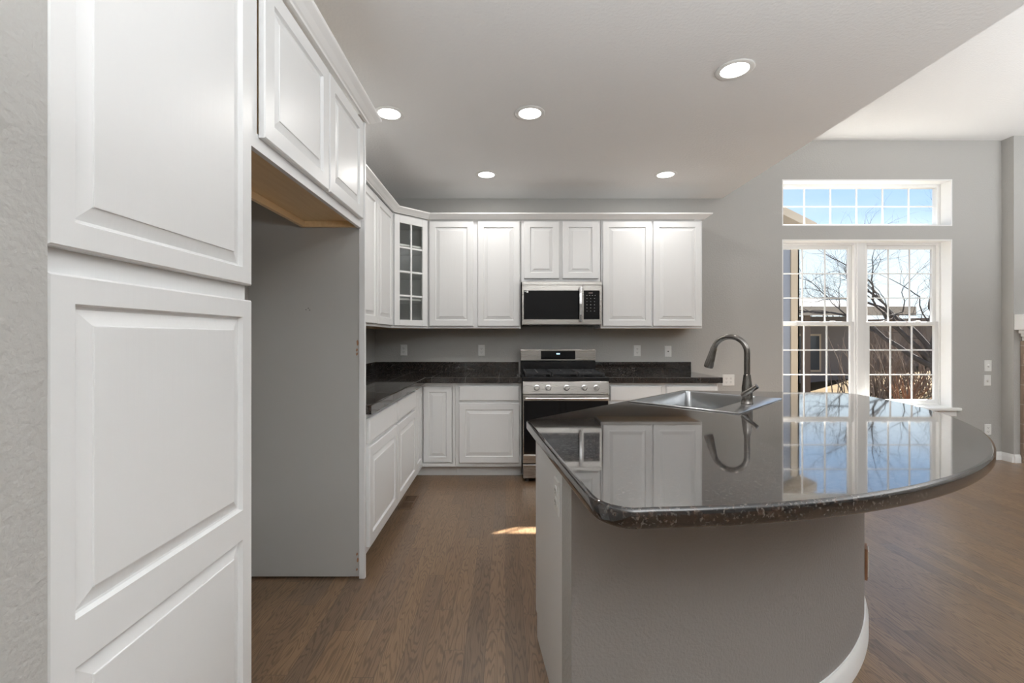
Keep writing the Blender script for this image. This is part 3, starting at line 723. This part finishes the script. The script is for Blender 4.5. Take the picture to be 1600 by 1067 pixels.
# ================================================================== microwave
mw = thing('microwave', 'stainless over-the-range microwave with black glass window mounted above the range', 'microwave', (0.54, YB, 1.405))
MX_0, MX_1 = 0.158, 0.921; MY = 4.385
MB().box((MX_0, MY, 1.408), (MX_1, YB-0.004, 1.820)).build('body', M['steel'], mw)
MB().box((MX_0+0.01, MY+0.02, 1.394), (MX_1-0.01, YB-0.02, 1.4078)).build('vent_base', M['black_enamel'], mw, bevel=0.003)
MB().box((MX_0, MY-0.022, 1.787), (MX_1, MY-0.0005, 1.820)).build('top_grille', M['steel'], mw, bevel=0.003)
xs_ = 0.738
fd = rect = MB()
x0, x1, z0, z1 = MX_0, xs_, 1.409, 1.785
fd.box((x0, MY-0.026, z0), (x0+0.016, MY-0.0005, z1)); fd.box((x1-0.012, MY-0.026, z0), (x1, MY-0.0005, z1))
fd.box((x0+0.016, MY-0.026, z0), (x1-0.012, MY-0.0005, z0+0.048)); fd.box((x0+0.016, MY-0.026, z1-0.052), (x1-0.012, MY-0.0005, z1))
md = fd.build('door', M['steel'], mw, bevel=0.0015)
MB().box((x0+0.0165, MY-0.0245, z0+0.0485), (x1-0.0125, MY-0.001, z1-0.0525)).build('window', M['black_glass'], md)
MB().box((x0+0.042, MY-0.0252, z1-0.072), (x0+0.060, MY-0.0247, z1-0.055)).build('sticker', M['plastic'], md)
MB().box((x0+0.022, MY-0.0252, z1-0.064), (x0+0.038, MY-0.0247, z1-0.061)).build('logo_dash', M['plastic'], md)
hh = MB(); hx = 0.713
hh.rings([[(hx-0.012, y-0.006, z), (hx+0.012, y-0.006, z), (hx+0.012, y+0.006, z), (hx-0.012, y+0.006, z)] for z, y in ((1.43, MY-0.050), (1.50, MY-0.060), (1.60, MY-0.064), (1.70, MY-0.060), (1.765, MY-0.050))])
hh.box((hx-0.009, MY-0.05, 1.432), (hx+0.009, MY-0.026, 1.446)).box((hx-0.009, MY-0.05, 1.748), (hx+0.009, MY-0.026, 1.762))
hh.build('handle', M['chrome'], md, bevel=0.003)
fp = MB(); x0, x1 = xs_+0.002, MX_1
fp.box((x0, MY-0.025, z0), (x0+0.008, MY-0.0005, z1)).box((x1-0.020, MY-0.025, z0), (x1, MY-0.0005, z1)).box((x0+0.008, MY-0.025, z0), (x1-0.020, MY-0.0005, z0+0.048)).box((x0+0.008, MY-0.025, z1-0.052), (x1-0.020, MY-0.0005, z1))
cp_ = fp.build('control_surround', M['steel'], mw, bevel=0.0015)
MB().box((x0+0.0085, MY-0.0245, z0+0.0485), (x1-0.0205, MY-0.001, z1-0.0525)).build('control_panel', M['black_glass'], cp_)
m = MB(); rr = random.Random(2)
for r in range(6):
    for c in range(4 if r < 1 else 3):
        x = x0+0.035+c*(0.026 if r < 1 else 0.036); z = 1.685-r*0.030
        MB().box((x, MY-0.0250, z), (x+0.009, MY-0.0246, z+0.004)).build('key', M['keys'], cp_)
MB().box((x0+0.055, MY-0.0250, 1.703), (x0+0.095, MY-0.0246, 1.718)).build('display', simple('dim_display', (0.10, 0.07, 0.06), 0.3), cp_)

# ================================================================== island
IC = Vector((0.26, 3.03)); IR = 2.045; TZ = 0.914; TT = 0.047
LB = (0.094, 2.05); BK = (1.235, 3.20); BR = (2.305, 3.05)
out = [LB]
# left side runs towards the camera, rounded near corner, then the big quarter-circle arc
c0 = (0.196, 1.075)
out.append((0.15, 1.5)); out.append(c0)
r = 0.095; pc_ = Vector((c0[0]+r+0.002, 1.075))
for k in range(1, 11):
    a = PI+ (PI/2-0.0)*k/11*1.0
    out.append((pc_.x+r*math.cos(a), pc_.y+r*math.sin(a)))
a0 = math.atan2(0.982-IC.y, 0.33-IC.x); a1 = math.atan2(BR[1]-0.06-IC.y, BR[0]-IC.x)
for k in range(0, 61):
    a = a0+(a1-a0)*k/60; out.append((IC.x+IR*math.cos(a), IC.y+IR*math.sin(a)))
out.append((BR[0]-0.03, BR[1]+0.01)); out.append(BK)
# rounded left tip
prof = [(0.010, TZ-TT), (0.003, TZ-TT+0.004), (0.0, TZ-TT+0.010), (0.0, TZ-0.011), (0.0015, TZ-0.006), (0.005, TZ-0.002), (0.010, TZ)]
su = Vector((0.7071, 0.7071)); sv = Vector((0.7071, -0.7071)); SO = Vector((0.700, 2.615))
def suv(u, v): p = SO+su*u+sv*v; return (p.x, p.y)
hole = [suv(0.022, 0.022), suv(0.022, 0.50), suv(0.738, 0.50), suv(0.738, 0.022)]
it = slab(out, TZ-TT, TZ, prof, hole).build('island_countertop', M['granite'], smooth=35)
for p in it.data.polygons:
    if abs(p.normal.z) > 0.999: p.use_smooth = False
itb = bmesh.new(); itb.from_mesh(it.data)
for ed in itb.edges:
    if any(abs(f.normal.z) > 0.999 for f in ed.link_faces): ed.smooth = False
itb.to_mesh(it.data); itb.free()
tag(it, 'large fan-shaped polished dark granite top on the kitchen island', 'countertop')

isl = thing('kitchen_island', 'curved grey kitchen island base with a white cabinet end under the granite top', 'kitchen island', (0.9, 2.3, 0))
zt = TZ-TT-0.0015
e0 = Vector((0.132, 1.985)); e1 = Vector((0.197, 1.362)); KR = 1.672
# white end panel (left side)
dv = (e1-e0).normalized(); nv = Vector((dv.y, -dv.x))
if nv.x > 0: nv = -nv
def plan_box(mb, p, q, th, za, zb):
    p = Vector(p); q = Vector(q); d = (q-p).normalized(); n = Vector((-d.y, d.x))*th
    mb.prism([tuple(p), tuple(q), tuple(q+n), tuple(p+n)], za, zb); return mb
mid = e0+(e1-e0)*0.80
plan_box(MB(), mid, e0+(e1-e0)*0.05, -0.02, 0.0, zt).build('end_panel', M['white'], isl)
plan_box(MB(), e0+(e1-e0)*0.045, e0, -0.03, 0.10, zt).build('corner_stile', M['white'], isl)
# curved drywall knee wall
b0 = math.atan2(e1.y-IC.y, e1.x-IC.x); b1 = -0.02
arc = [(IC.x+KR*math.cos(b0+(b1-b0)*k/64), IC.y+KR*math.sin(b0+(b1-b0)*k/64)) for k in range(65)]
arc_in = [(IC.x+(KR-0.115)*math.cos(b0+(b1-b0)*k/64), IC.y+(KR-0.115)*math.sin(b0+(b1-b0)*k/64)) for k in range(65)]
mid_in = Vector((mid.x+0.02, mid.y))
kw = MB(); n = 65
cap = [tuple(mid+Vector((0.0005, -0.0005))), ]
ring0 = [(x, y, 0) for x, y in arc]+[(x, y, 0) for x, y in reversed(arc_in)]
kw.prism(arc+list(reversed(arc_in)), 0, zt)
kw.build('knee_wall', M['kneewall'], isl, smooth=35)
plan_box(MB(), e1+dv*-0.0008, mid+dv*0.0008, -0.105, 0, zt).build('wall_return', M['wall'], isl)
# diagonal sink front facing the range, and the plain right end
f0 = Vector((0.135, 1.990)); f1 = Vector((1.215, 3.125)); fd_ = (f1-f0).normalized(); fn = Vector((-fd_.y, fd_.x)); fl = (f1-f0).length
FM = frame_mat((f1.x, f1.y, 0), (-fd_.x, -fd_.y, 0), (fn.x, fn.y, 0))
m = MB(); lbox(m, FM, 0, fl-0.04, 0.1, zt, -0.02, -GAP); m.build('sink_front', M['white'], isl)
m = MB(); lbox(m, FM, 0.06, fl-0.09, 0.0, 0.099, -0.09, -0.075); m.build('toe_kick', M['white'], isl)
for a in (0.06, 0.80):
    raised_door(FM @ Matrix.Translation((a, 0.13, 0)), 0.71, 0.70, isl)
plan_box(MB(), f1+fd_*0.003, (1.92, 3.02), -0.02, 0, zt).build('end_panel', M['white'], isl)
# curved baseboard
bpts = [(IC.x+KR*math.cos(b0+(b1-b0)*k/48), IC.y+KR*math.sin(b0+(b1-b0)*k/48)) for k in range(49)]
baseboard(bpts, 'baseboard', None, 0.088, isl)

# sink
sk = thing('sink', 'stainless drop-in sink with a single basin set diagonally in the island', 'sink', (*suv(0.38, 0.26), TZ))
def rrect(u0, u1, v0, v1, r, z, n=6):
    pts = []
    for cx, cy, a in ((u1-r, v1-r, 0), (u0+r, v1-r, PI/2), (u0+r, v0+r, PI), (u1-r, v0+r, 1.5*PI)):
        for k in range(n+1):
            t = a+PI/2*k/n; pts.append((*suv(cx+r*math.cos(t), cy+r*math.sin(t)), z))
    return pts
m = MB(); z = TZ
m.rings([rrect(0, 0.76, 0, 0.60, 0.018, z+0.0005), rrect(0, 0.76, 0, 0.60, 0.018, z+0.004), rrect(0.004, 0.756, 0.004, 0.596, 0.018, z+0.0065),
         rrect(0.026, 0.734, 0.030, 0.474, 0.03, z+0.0065)], False, False)
m.build('rim', M['sink'], sk, smooth=30)
m = MB()
m.rings([rrect(0.026, 0.734, 0.030, 0.474, 0.03, z+0.0065), rrect(0.030, 0.730, 0.034, 0.470, 0.03, z-0.002), rrect(0.036, 0.724, 0.040, 0.464, 0.035, z-0.19),
         rrect(0.05, 0.71, 0.054, 0.45, 0.05, z-0.205), rrect(0.33, 0.43, 0.20, 0.30, 0.045, z-0.212)], False, True)
m.build('basin', M['sink'], sk, smooth=40)
dp = suv(0.38, 0.25)
MB().lathe([(0.045, -0.2115), (0.042, -0.208), (0.03, -0.2095), (0.001, -0.2098)], Matrix.Translation((dp[0], dp[1], TZ)), 24).build('drain', M['chrome'], sk, smooth=40)

# faucet
fx, fy = suv(0.364, 0.524); fz = TZ+0.0068
fa = thing('faucet', 'dark brushed steel gooseneck pull-down faucet standing on the sink rim', 'faucet', (fx, fy, fz))
T = Matrix.Translation((fx, fy, fz))
MB().lathe([(0.031, 0), (0.031, 0.004), (0.029, 0.007), (0.0275, 0.03), (0.0275, 0.062), (0.0265, 0.09), (0.021, 0.13), (0.0185, 0.152), (0.0185, 0.158), (0.0165, 0.16)], T, 32).build('body', M['faucet'], fa, smooth=40)
sd = -sv; pts = []; rA = 0.090; zs = 0.278
base = Vector((fx, fy, fz))
for zz in (0.155, 0.20, 0.23): pts.append(base+Vector((0, 0, zz)))
for k in range(0, 25):
    a = PI*0.93*k/24
    pts.append(base+Vector((sd.x*(rA-rA*math.cos(a)), sd.y*(rA-rA*math.cos(a)), zs+rA*math.sin(a))))
MB().tube(pts, 0.0152, 16).build('spout', M['faucet'], fa, smooth=50)
p0 = pts[-1]; dd = (pts[-1]-pts[-2]).normalized()
hp = [p0-dd*0.012, p0+dd*0.0, p0+dd*0.012, p0+dd*0.05, p0+dd*0.10, p0+dd*0.112]
hd = MB().tube(hp, [0.016, 0.0185, 0.0185, 0.022, 0.0265, 0.025], 24).build('spray_head', M['faucet'], fa, smooth=40)
MB().tube([p0+dd*0.1122, p0+dd*0.1145], 0.019, 20).build('nozzle', M['slot'], hd)
hb = base+Vector((0, 0, 0.055)); s3 = Vector((-su.x, -su.y, 0)); v3 = Vector((sv.x, sv.y, 0))
MB().tube([hb+s3*0.022, hb+s3*0.045], 0.0165, 20).build('handle_hub', M['faucet'], fa, smooth=40)
hpv = hb+s3*0.045
MB().tube([hpv-v3*0.012+Vector((0, 0, -0.008)), hpv+Vector((0, 0, 0.002)), hpv+v3*0.034+Vector((0, 0, 0.026)), hpv+v3*0.064+Vector((0, 0, 0.05))], [0.011, 0.0138, 0.0135, 0.0130], 16).build('lever', M['faucet'], fa, smooth=50)

# ================================================================== outlets and plates
def plate(name, label, origin, u, w, width=0.072, height=0.116, kind='outlet', group=None, cat='outlet'):
    """origin = centre on the wall"""
    t = thing(name, label, cat, origin, group); Mx = frame_mat(origin, u, w)
    m = MB()
    def ring(i, z): return [Mx @ Vector(x) for x in ((-width/2+i, -height/2+i, z), (width/2-i, -height/2+i, z), (width/2-i, height/2-i, z), (-width/2+i, height/2-i, z))]
    m.rings([ring(0, 0.0005), ring(0, 0.003), ring(0.004, 0.0065)]); m.build('cover_plate', M['plastic'], t)
    xs = [0] if width < 0.1 else [-0.023, 0.023]
    for x in xs:
        if kind == 'outlet':
            for s in (-1, 1):
                r_ = MB().lathe([(0.0165, 0.0063), (0.0165, 0.0085), (0.0155, 0.009)], Mx @ Matrix.Translation((x, s*0.0195, 0)), 20).build('receptacle', M['plastic'], t)
                k = MB()
                for dx in (-0.006, 0.006): k.box((x+dx-0.0012, s*0.0195-0.002, 0.0090), (x+dx+0.0012, s*0.0195+0.007, 0.0093), Mx)
                k.box((x-0.002, s*0.0195-0.010, 0.0090), (x+0.002, s*0.0195-0.006, 0.0093), Mx); k.build('slots', M['slot'], r_)
        elif kind == 'dimmer':
            MB().lathe([(0.014, 0.0063), (0.0135, 0.018), (0.012, 0.020)], Mx @ Matrix.Translation((x, 0, 0)), 24).build('dial', M['plastic'], t, smooth=40)
        elif kind == 'jack':
            MB().lathe([(0.006, 0.0063), (0.006, 0.012)], Mx @ Matrix.Translation((x, 0, 0)), 16).build('jack', M['slot'], t)
    return t
def wy(px, py): s = F/D; return ((px-790)/s, YB-0.0002, H+(527-py)/s)
U, WN = (1, 0, 0), (0, -1, 0)
plate('wall_outlet', 'white duplex outlet on the back wall below the glass corner cabinet', wy(631, 547), U, WN)
plate('wall_outlet', 'white duplex outlet on the back wall just left of the range', wy(752.5, 547.5), U, WN)
plate('wall_outlet', 'white duplex outlet on the back wall just right of the range', wy(995.5, 548), U, WN)
plate('cable_plate', 'white single-jack plate beside the outlet right of the range', wy(1043.5, 549), U, WN, kind='jack', cat='wall plate')
plate('wall_outlet', 'wide white double outlet on the back wall behind the faucet', wy(1138, 594), U, WN, 0.125, 0.118)
plate('dimmer_switch', 'upper white rotary dimmer between the window and chimney breast', wy(1543.5, 571.5), U, WN, kind='dimmer', cat='light switch')
plate('dimmer_switch', 'lower white rotary dimmer between the window and chimney breast', wy(1542.5, 594.5), U, WN, kind='dimmer', cat='light switch')
plate('wall_outlet', 'white duplex outlet low on the wall right of the window', wy(1543, 671), U, WN)
pm = e0+(e1-e0)*0.70
plate('island_outlet', 'white duplex outlet on the white end panel of the island', (pm.x+nv.x*0.0003-0.0, pm.y+nv.y*0.0003, 0.745), (dv.x, dv.y, 0), (nv.x, nv.y, 0))
# unpainted outlet box on the curved wall
aa = math.radians(-37.0); on = Vector((math.cos(aa), math.sin(aa), 0)); op = Vector((IC.x, IC.y, 0.29))+on*(KR+0.0005)
OM = frame_mat(op, (-on.y, on.x, 0), on)
ob = thing('outlet_box', 'reddish brown outlet box on the curved island wall near the floor', 'outlet', op)
m = MB(); m.box((-0.04, -0.068, 0.0), (0.04, 0.068, 0.010), OM); m.build('box', M['boxwood'], ob, bevel=0.002)
m = MB(); m.box((-0.034, -0.058, 0.0102), (0.034, 0.058, 0.015), OM); m.build('cover_plate', M['plastic'], ob, bevel=0.002)

# ================================================================== recessed lights
def can(px, py, label):
    s = (527-py)/(CEIL-H); Y = F/s; X = (px-790)/s
    return X, Y, label
cans = [can(1148, 108.5, 'recessed ceiling light nearest the living area, largest of the five'), can(828, 176.5, 'recessed ceiling light over the aisle in front of the range'),
        can(608, 177, 'recessed ceiling light beside the refrigerator cabinet crown molding'), can(760, 272.5, 'recessed ceiling light near the back wall, left of the microwave'),
        can(1040, 272.5, 'recessed ceiling light near the back wall, right of the microwave')]
x, y, lab = cans[0]
c_ = thing('recessed_light', lab, 'ceiling light', (x, y, CEIL), 'recessed kitchen ceiling lights')
Tm = Matrix.Translation((x, y, CEIL))
MB().lathe([(0.098, -0.0005), (0.099, -0.004), (0.094, -0.0075), (0.073, -0.006), (0.071, -0.003), (0.071, -0.0005)], Tm, 40, False, False).build('trim_ring', M['plastic'], c_, smooth=40)
MB().lathe([(0.0705, -0.0035), (0.001, -0.0036)], Tm, 40, True, True).build('lens', M['lens'], c_)
all_c = [c_]
for x, y, lab in cans[1:]:
    q = copy_tree(c_); q.location = (x, y, CEIL); q['label'] = lab; all_c.append(q)
for q in all_c:
    l = bpy.data.lights.new('can_lamp', 'AREA'); l.shape = 'DISK'; l.size = 0.14; l.energy = CAN_POWER; l.color = (1.0, 0.97, 0.93)
    o = bpy.data.objects.new('can_lamp', l); C.objects.link(o); o.parent = q; o.location = (0, 0, -0.009)

# ================================================================== floor register
fr_ = thing('floor_register', 'brown slotted floor register in front of the left base cabinets', 'vent', (-0.75, 3.54, 0))
m = MB(); X0, X1, Y0, Y1 = -0.808, -0.700, 3.40, 3.68
m.box((X0, Y0, 0.0004), (X0+0.014, Y1, 0.005)).box((X1-0.014, Y0, 0.0004), (X1, Y1, 0.005)).box((X0+0.014, Y0, 0.0004), (X1-0.014, Y0+0.014, 0.005)).box((X0+0.014, Y1-0.014, 0.0004), (X1-0.014, Y1, 0.005)).box((X0+0.014, 3.532, 0.0004), (X1-0.014, 3.548, 0.005))
m.build('frame', M['register'], fr_)
m = MB()
for k in range(17):
    yy = Y0+0.022+k*0.0145
    if abs(yy-3.54) > 0.011: m.box((X0+0.014, yy-0.003, 0.0004), (X1-0.014, yy+0.003, 0.0045))
m.build('slats', M['register'], fr_)
MB().box((X0+0.006, Y0+0.006, 0.0001), (X1-0.006, Y1-0.006, 0.0003)).build('duct_opening', M['slot'], fr_)

# ================================================================== fireplace
fp_ = thing('fireplace_mantel', 'white mantel shelf with stepped molding on the chimney breast at the right', 'mantel', (6.2, CY, 1.2))
MB().box((5.212, CY-0.16, 1.36), (7.4, CY-0.001, 1.52)).build('shelf', M['trim'], fp_, bevel=0.003)
m = MB().box((5.255, CY-0.12, 1.325), (7.36, CY-0.001, 1.359)).box((5.275, CY-0.08, 1.29), (7.34, CY-0.001, 1.3245)).box((5.290, CY-0.05, 1.25), (7.32, CY-0.001, 1.2895))
m.build('molding', M['trim'], fp_, bevel=0.004)
tag(MB().box((5.276, CY-0.03, 0.001), (7.3, CY-0.001, 1.249)).build('fireplace_surround', M['tile']), 'tan square stone tile fireplace surround under the white mantel', 'fireplace')

# ================================================================== outdoors
GZ = -0.45
g = MB(); nx, ny = 24, 18
for j in range(ny+1):
    for i in range(nx+1):
        x = -10+50*i/nx; y = YB+WT+0.02+45*j/ny
        z = GZ+max(0, (x-8.5))*0.10*min(1, max(0, (y-8)/5)) + 0.03*math.sin(x*1.7+y*1.1)
        g.v.append(Vector((x, y, z)))
for j in range(ny):
    for i in range(nx):
        a = j*(nx+1)+i; g.f.append((a, a+1, a+nx+2, a+nx+1))
struct(g, 'ground', M['lawn'], 'dry tan lawn outside')
# neighbouring wing on the left of the view
nh = thing('house_wing', 'grey-blue sided house wing with beige corner board seen at the window left', 'house', (3.4, 10.5, GZ))
HX = 5.76; HY = 9.0
MB().box((0.5, HY, GZ+0.01), (HX, 13.5, 3.30)).build('siding_wall', M['siding'], nh)
m = MB().box((HX-0.13, HY-0.03, GZ+0.01), (HX+0.03, HY-0.001, 3.28)).box((HX+0.001, HY-0.03, GZ+0.01), (HX+0.03, HY+0.12, 3.28)); m.build('corner_board', M['beige_trim'], nh)
m = MB()
m.add([(1.0, HY-0.35, 5.76), (5.92, HY-0.35, 3.30), (5.92, HY-0.35, 3.46), (1.0, HY-0.35, 5.92), (1.0, 13.7, 5.76), (5.92, 13.7, 3.30), (5.92, 13.7, 3.46), (1.0, 13.7, 5.92)],
      [(0,1,2,3),(4,7,6,5),(0,4,5,1),(3,2,6,7),(1,5,6,2),(0,3,7,4)])
m.build('roof', M['beige_trim'], nh)
m = MB(); m.add([(0.5, HY, 3.301), (5.70, HY, 3.301), (1.0, HY, 5.65), (0.5, HY, 5.65), (0.5, HY+0.1, 3.301), (5.70, HY+0.1, 3.301), (1.0, HY+0.1, 5.65), (0.5, HY+0.1, 5.65)], [(0,1,2,3),(4,7,6,5),(0,4,5,1),(1,5,6,2),(2,6,7,3),(3,7,4,0)])
m.build('gable', M['siding'], nh)
for zz in (0.35, 1.9):
    w_ = MB().box((4.75, HY-0.03, zz), (5.45, HY-0.001, zz+1.1)).build('window', M['beige_trim'], nh)
    MB().box((4.81, HY-0.034, zz+0.06), (5.39, HY-0.031, zz+1.04)).build('pane', M['outwin'], w_)
# low house with the patio roof
ph = thing('patio_house', 'low neighbouring house with beige fascia and grey roof beyond the lawn', 'house', (10, 16, GZ))
m = MB(); m.box((6.5, 15.6, GZ+0.01), (12.1, 20, 2.0)).build('wall', M['wall_brown'], ph)
m = MB(); m.add([(5.2, 13.8, 2.16), (12.4, 13.8, 2.16), (12.4, 20, 3.0), (5.2, 20, 3.0), (5.2, 13.8, 2.22), (12.4, 13.8, 2.22), (12.4, 20, 3.06), (5.2, 20, 3.06)], [(0,3,2,1),(4,5,6,7),(0,1,5,4),(1,2,6,5),(2,3,7,6),(3,0,4,7)])
m.build('roof', M['shingle'], ph)
MB().box((5.2, 13.74, 1.95), (12.4, 13.79, 2.21)).build('fascia', M['beige_trim'], ph)
for xx in (9.1, 11.8): MB().box((xx, 13.85, GZ+0.02), (xx+0.18, 14.03, 2.14)).build('post', M['timber'], ph)
for xx in (7.2, 9.6):
    w_ = MB().box((xx, 15.57, 0.1), (xx+1.2, 15.599, 1.4)).build('window', M['beige_trim'], ph)
    MB().box((xx+0.07, 15.56, 0.17), (xx+1.13, 15.569, 1.33)).build('pane', M['outwin'], w_)
# wooden fence and retaining timber at the right
fe = thing('wood_fence', 'weathered brown board fence behind the bare tree', 'fence', (16, 17, 0))
m = MB()
for k in range(48):
    x = 12.45+k*0.16; m.box((x, 16.8, 0.0+max(0, x-12)*0.03), (x+0.15, 16.83, 1.9+max(0, x-12)*0.03))
m.build('boards', M['timber'], fe)
for k in range(4): MB().box((12.5+k*2.4, 16.84, -0.3), (12.62+k*2.4, 16.96, 1.95)).build('post', M['timber'], fe)
tag(MB().box((7.6, 9.6, GZ-0.1), (13.5, 9.8, GZ+0.22)).build('retaining_timber', M['timber']), 'dark landscape timber lying across the dry lawn', 'timber')

def branch(mb, p, d, L, r, depth, rn, wob=0.3, spread=0.75, lift=0.10):
    pts = [p.copy()]; rad = [r]; seg = 6; dd = d.copy()
    for i in range(seg):
        dd = (dd+Vector((rn.uniform(-wob, wob), rn.uniform(-wob, wob), rn.uniform(-wob*.7, wob*.8)))).normalized()
        p = p+dd*(L/seg); pts.append(p.copy()); rad.append(r*(1-0.5*(i+1)/seg))
    if min(q.x for q in pts) < 6.35: return
    mb.tube(pts, rad, 8 if r > 0.03 else 4, False)
    if depth <= 0: return
    for i in range(3):
        k = seg if i == 0 else rn.randint(2, seg-1)
        ax = Vector((rn.uniform(-1, 1), rn.uniform(-1, 1), rn.uniform(-.6, .9))).normalized()
        nd_ = (dd+ax*rn.uniform(spread*.6, spread*1.3)+Vector((0, 0, lift))).normalized()
        branch(mb, pts[k], nd_, L*rn.uniform(.60, .82), rad[k]*(.9 if i == 0 else rn.uniform(.5, .7)), depth-1, rn, wob, spread, lift)
def tree(name, label, base, dirs, seed, L, r, depth, trunk=0.55, wob=0.3):
    rn = random.Random(seed); t = thing(name, label, 'tree', base)
    bv = Vector(base); tr = MB(); top = bv+Vector((-.12, 0, L*trunk))
    tr.tube([bv+Vector((0, 0, -.15)), bv+Vector((-.03, 0, L*trunk*.5)), top], [r*1.25, r, r*.85], 12); tr.build('trunk', M['bark'], t, smooth=60)
    cr = MB()
    for d in dirs: branch(cr, top-Vector((0, 0, .1)), Vector(d).normalized(), L*.75, r*.6, depth, rn, wob)
    cr.build('branches', M['bark'], t, smooth=60); return t
tree('bare_tree', 'large bare tree with crooked spreading branches at the window right', (9.75, 10.2, GZ), [(-.75, .1, 1.0), (-.2, -.1, 1.3), (.35, .3, 1.1), (-1.0, .2, .5), (-.5, -.3, 1.2), (.1, .2, 1.4)], 12, 2.3, 0.11, 5, 0.5, 0.30)
tree('bare_tree', 'small bare tree rising behind the low house roof, next to the mullion', (17.7, 24.5, GZ), [(-.4, .1, 1.2), (.35, 0, 1.2), (-.1, .2, 1.3), (.7, 0, .9)], 23, 2.0, 0.06, 4, 0.9, 0.22)
tree('bare_tree', 'small bare tree behind the low house, farther left of the mullion', (14.6, 22.5, GZ), [(-.5, .1, 1.1), (.3, 0, 1.3), (-.15, .2, 1.3)], 31, 1.7, 0.05, 4, 1.0, 0.22)
sh = MB(); rn = random.Random(8)
for k in range(46):
    a = rn.uniform(0, 2*PI); l = rn.uniform(.5, 1.0); b0_ = Vector((8.9+rn.uniform(-.12, .12), 10.1+rn.uniform(-.12, .12), GZ))
    sp_ = rn.uniform(.15, .5)
    sh.tube([b0_, b0_+Vector((math.cos(a)*sp_*.4, math.sin(a)*sp_*.4, l*.55)), b0_+Vector((math.cos(a)*sp_, math.sin(a)*sp_, l))], [.011, .008, .004], 4, False)
tag(sh.build('bare_shrub', M['shrub']), 'small reddish bare-stemmed shrub in front of the retaining timber', 'shrub')
bs = MB(); rn = random.Random(19)
for k in range(420):
    b0_ = Vector((rn.uniform(9.2, 14.5), rn.uniform(11.6, 12.9), GZ+.15)); a = rn.uniform(0, 2*PI); l = rn.uniform(.5, 1.9); sp_ = rn.uniform(.2, .9)
    bs.tube([b0_, b0_+Vector((math.cos(a)*sp_*.5, math.sin(a)*sp_*.3, l*.6)), b0_+Vector((math.cos(a)*sp_, math.sin(a)*sp_*.5, l))], [.016, .011, .005], 4, False)
tag(bs.build('brush_thicket', M['dry_brush']), 'tangled dry brown brush growing in front of the wooden fence', 'brush', None, 'stuff')
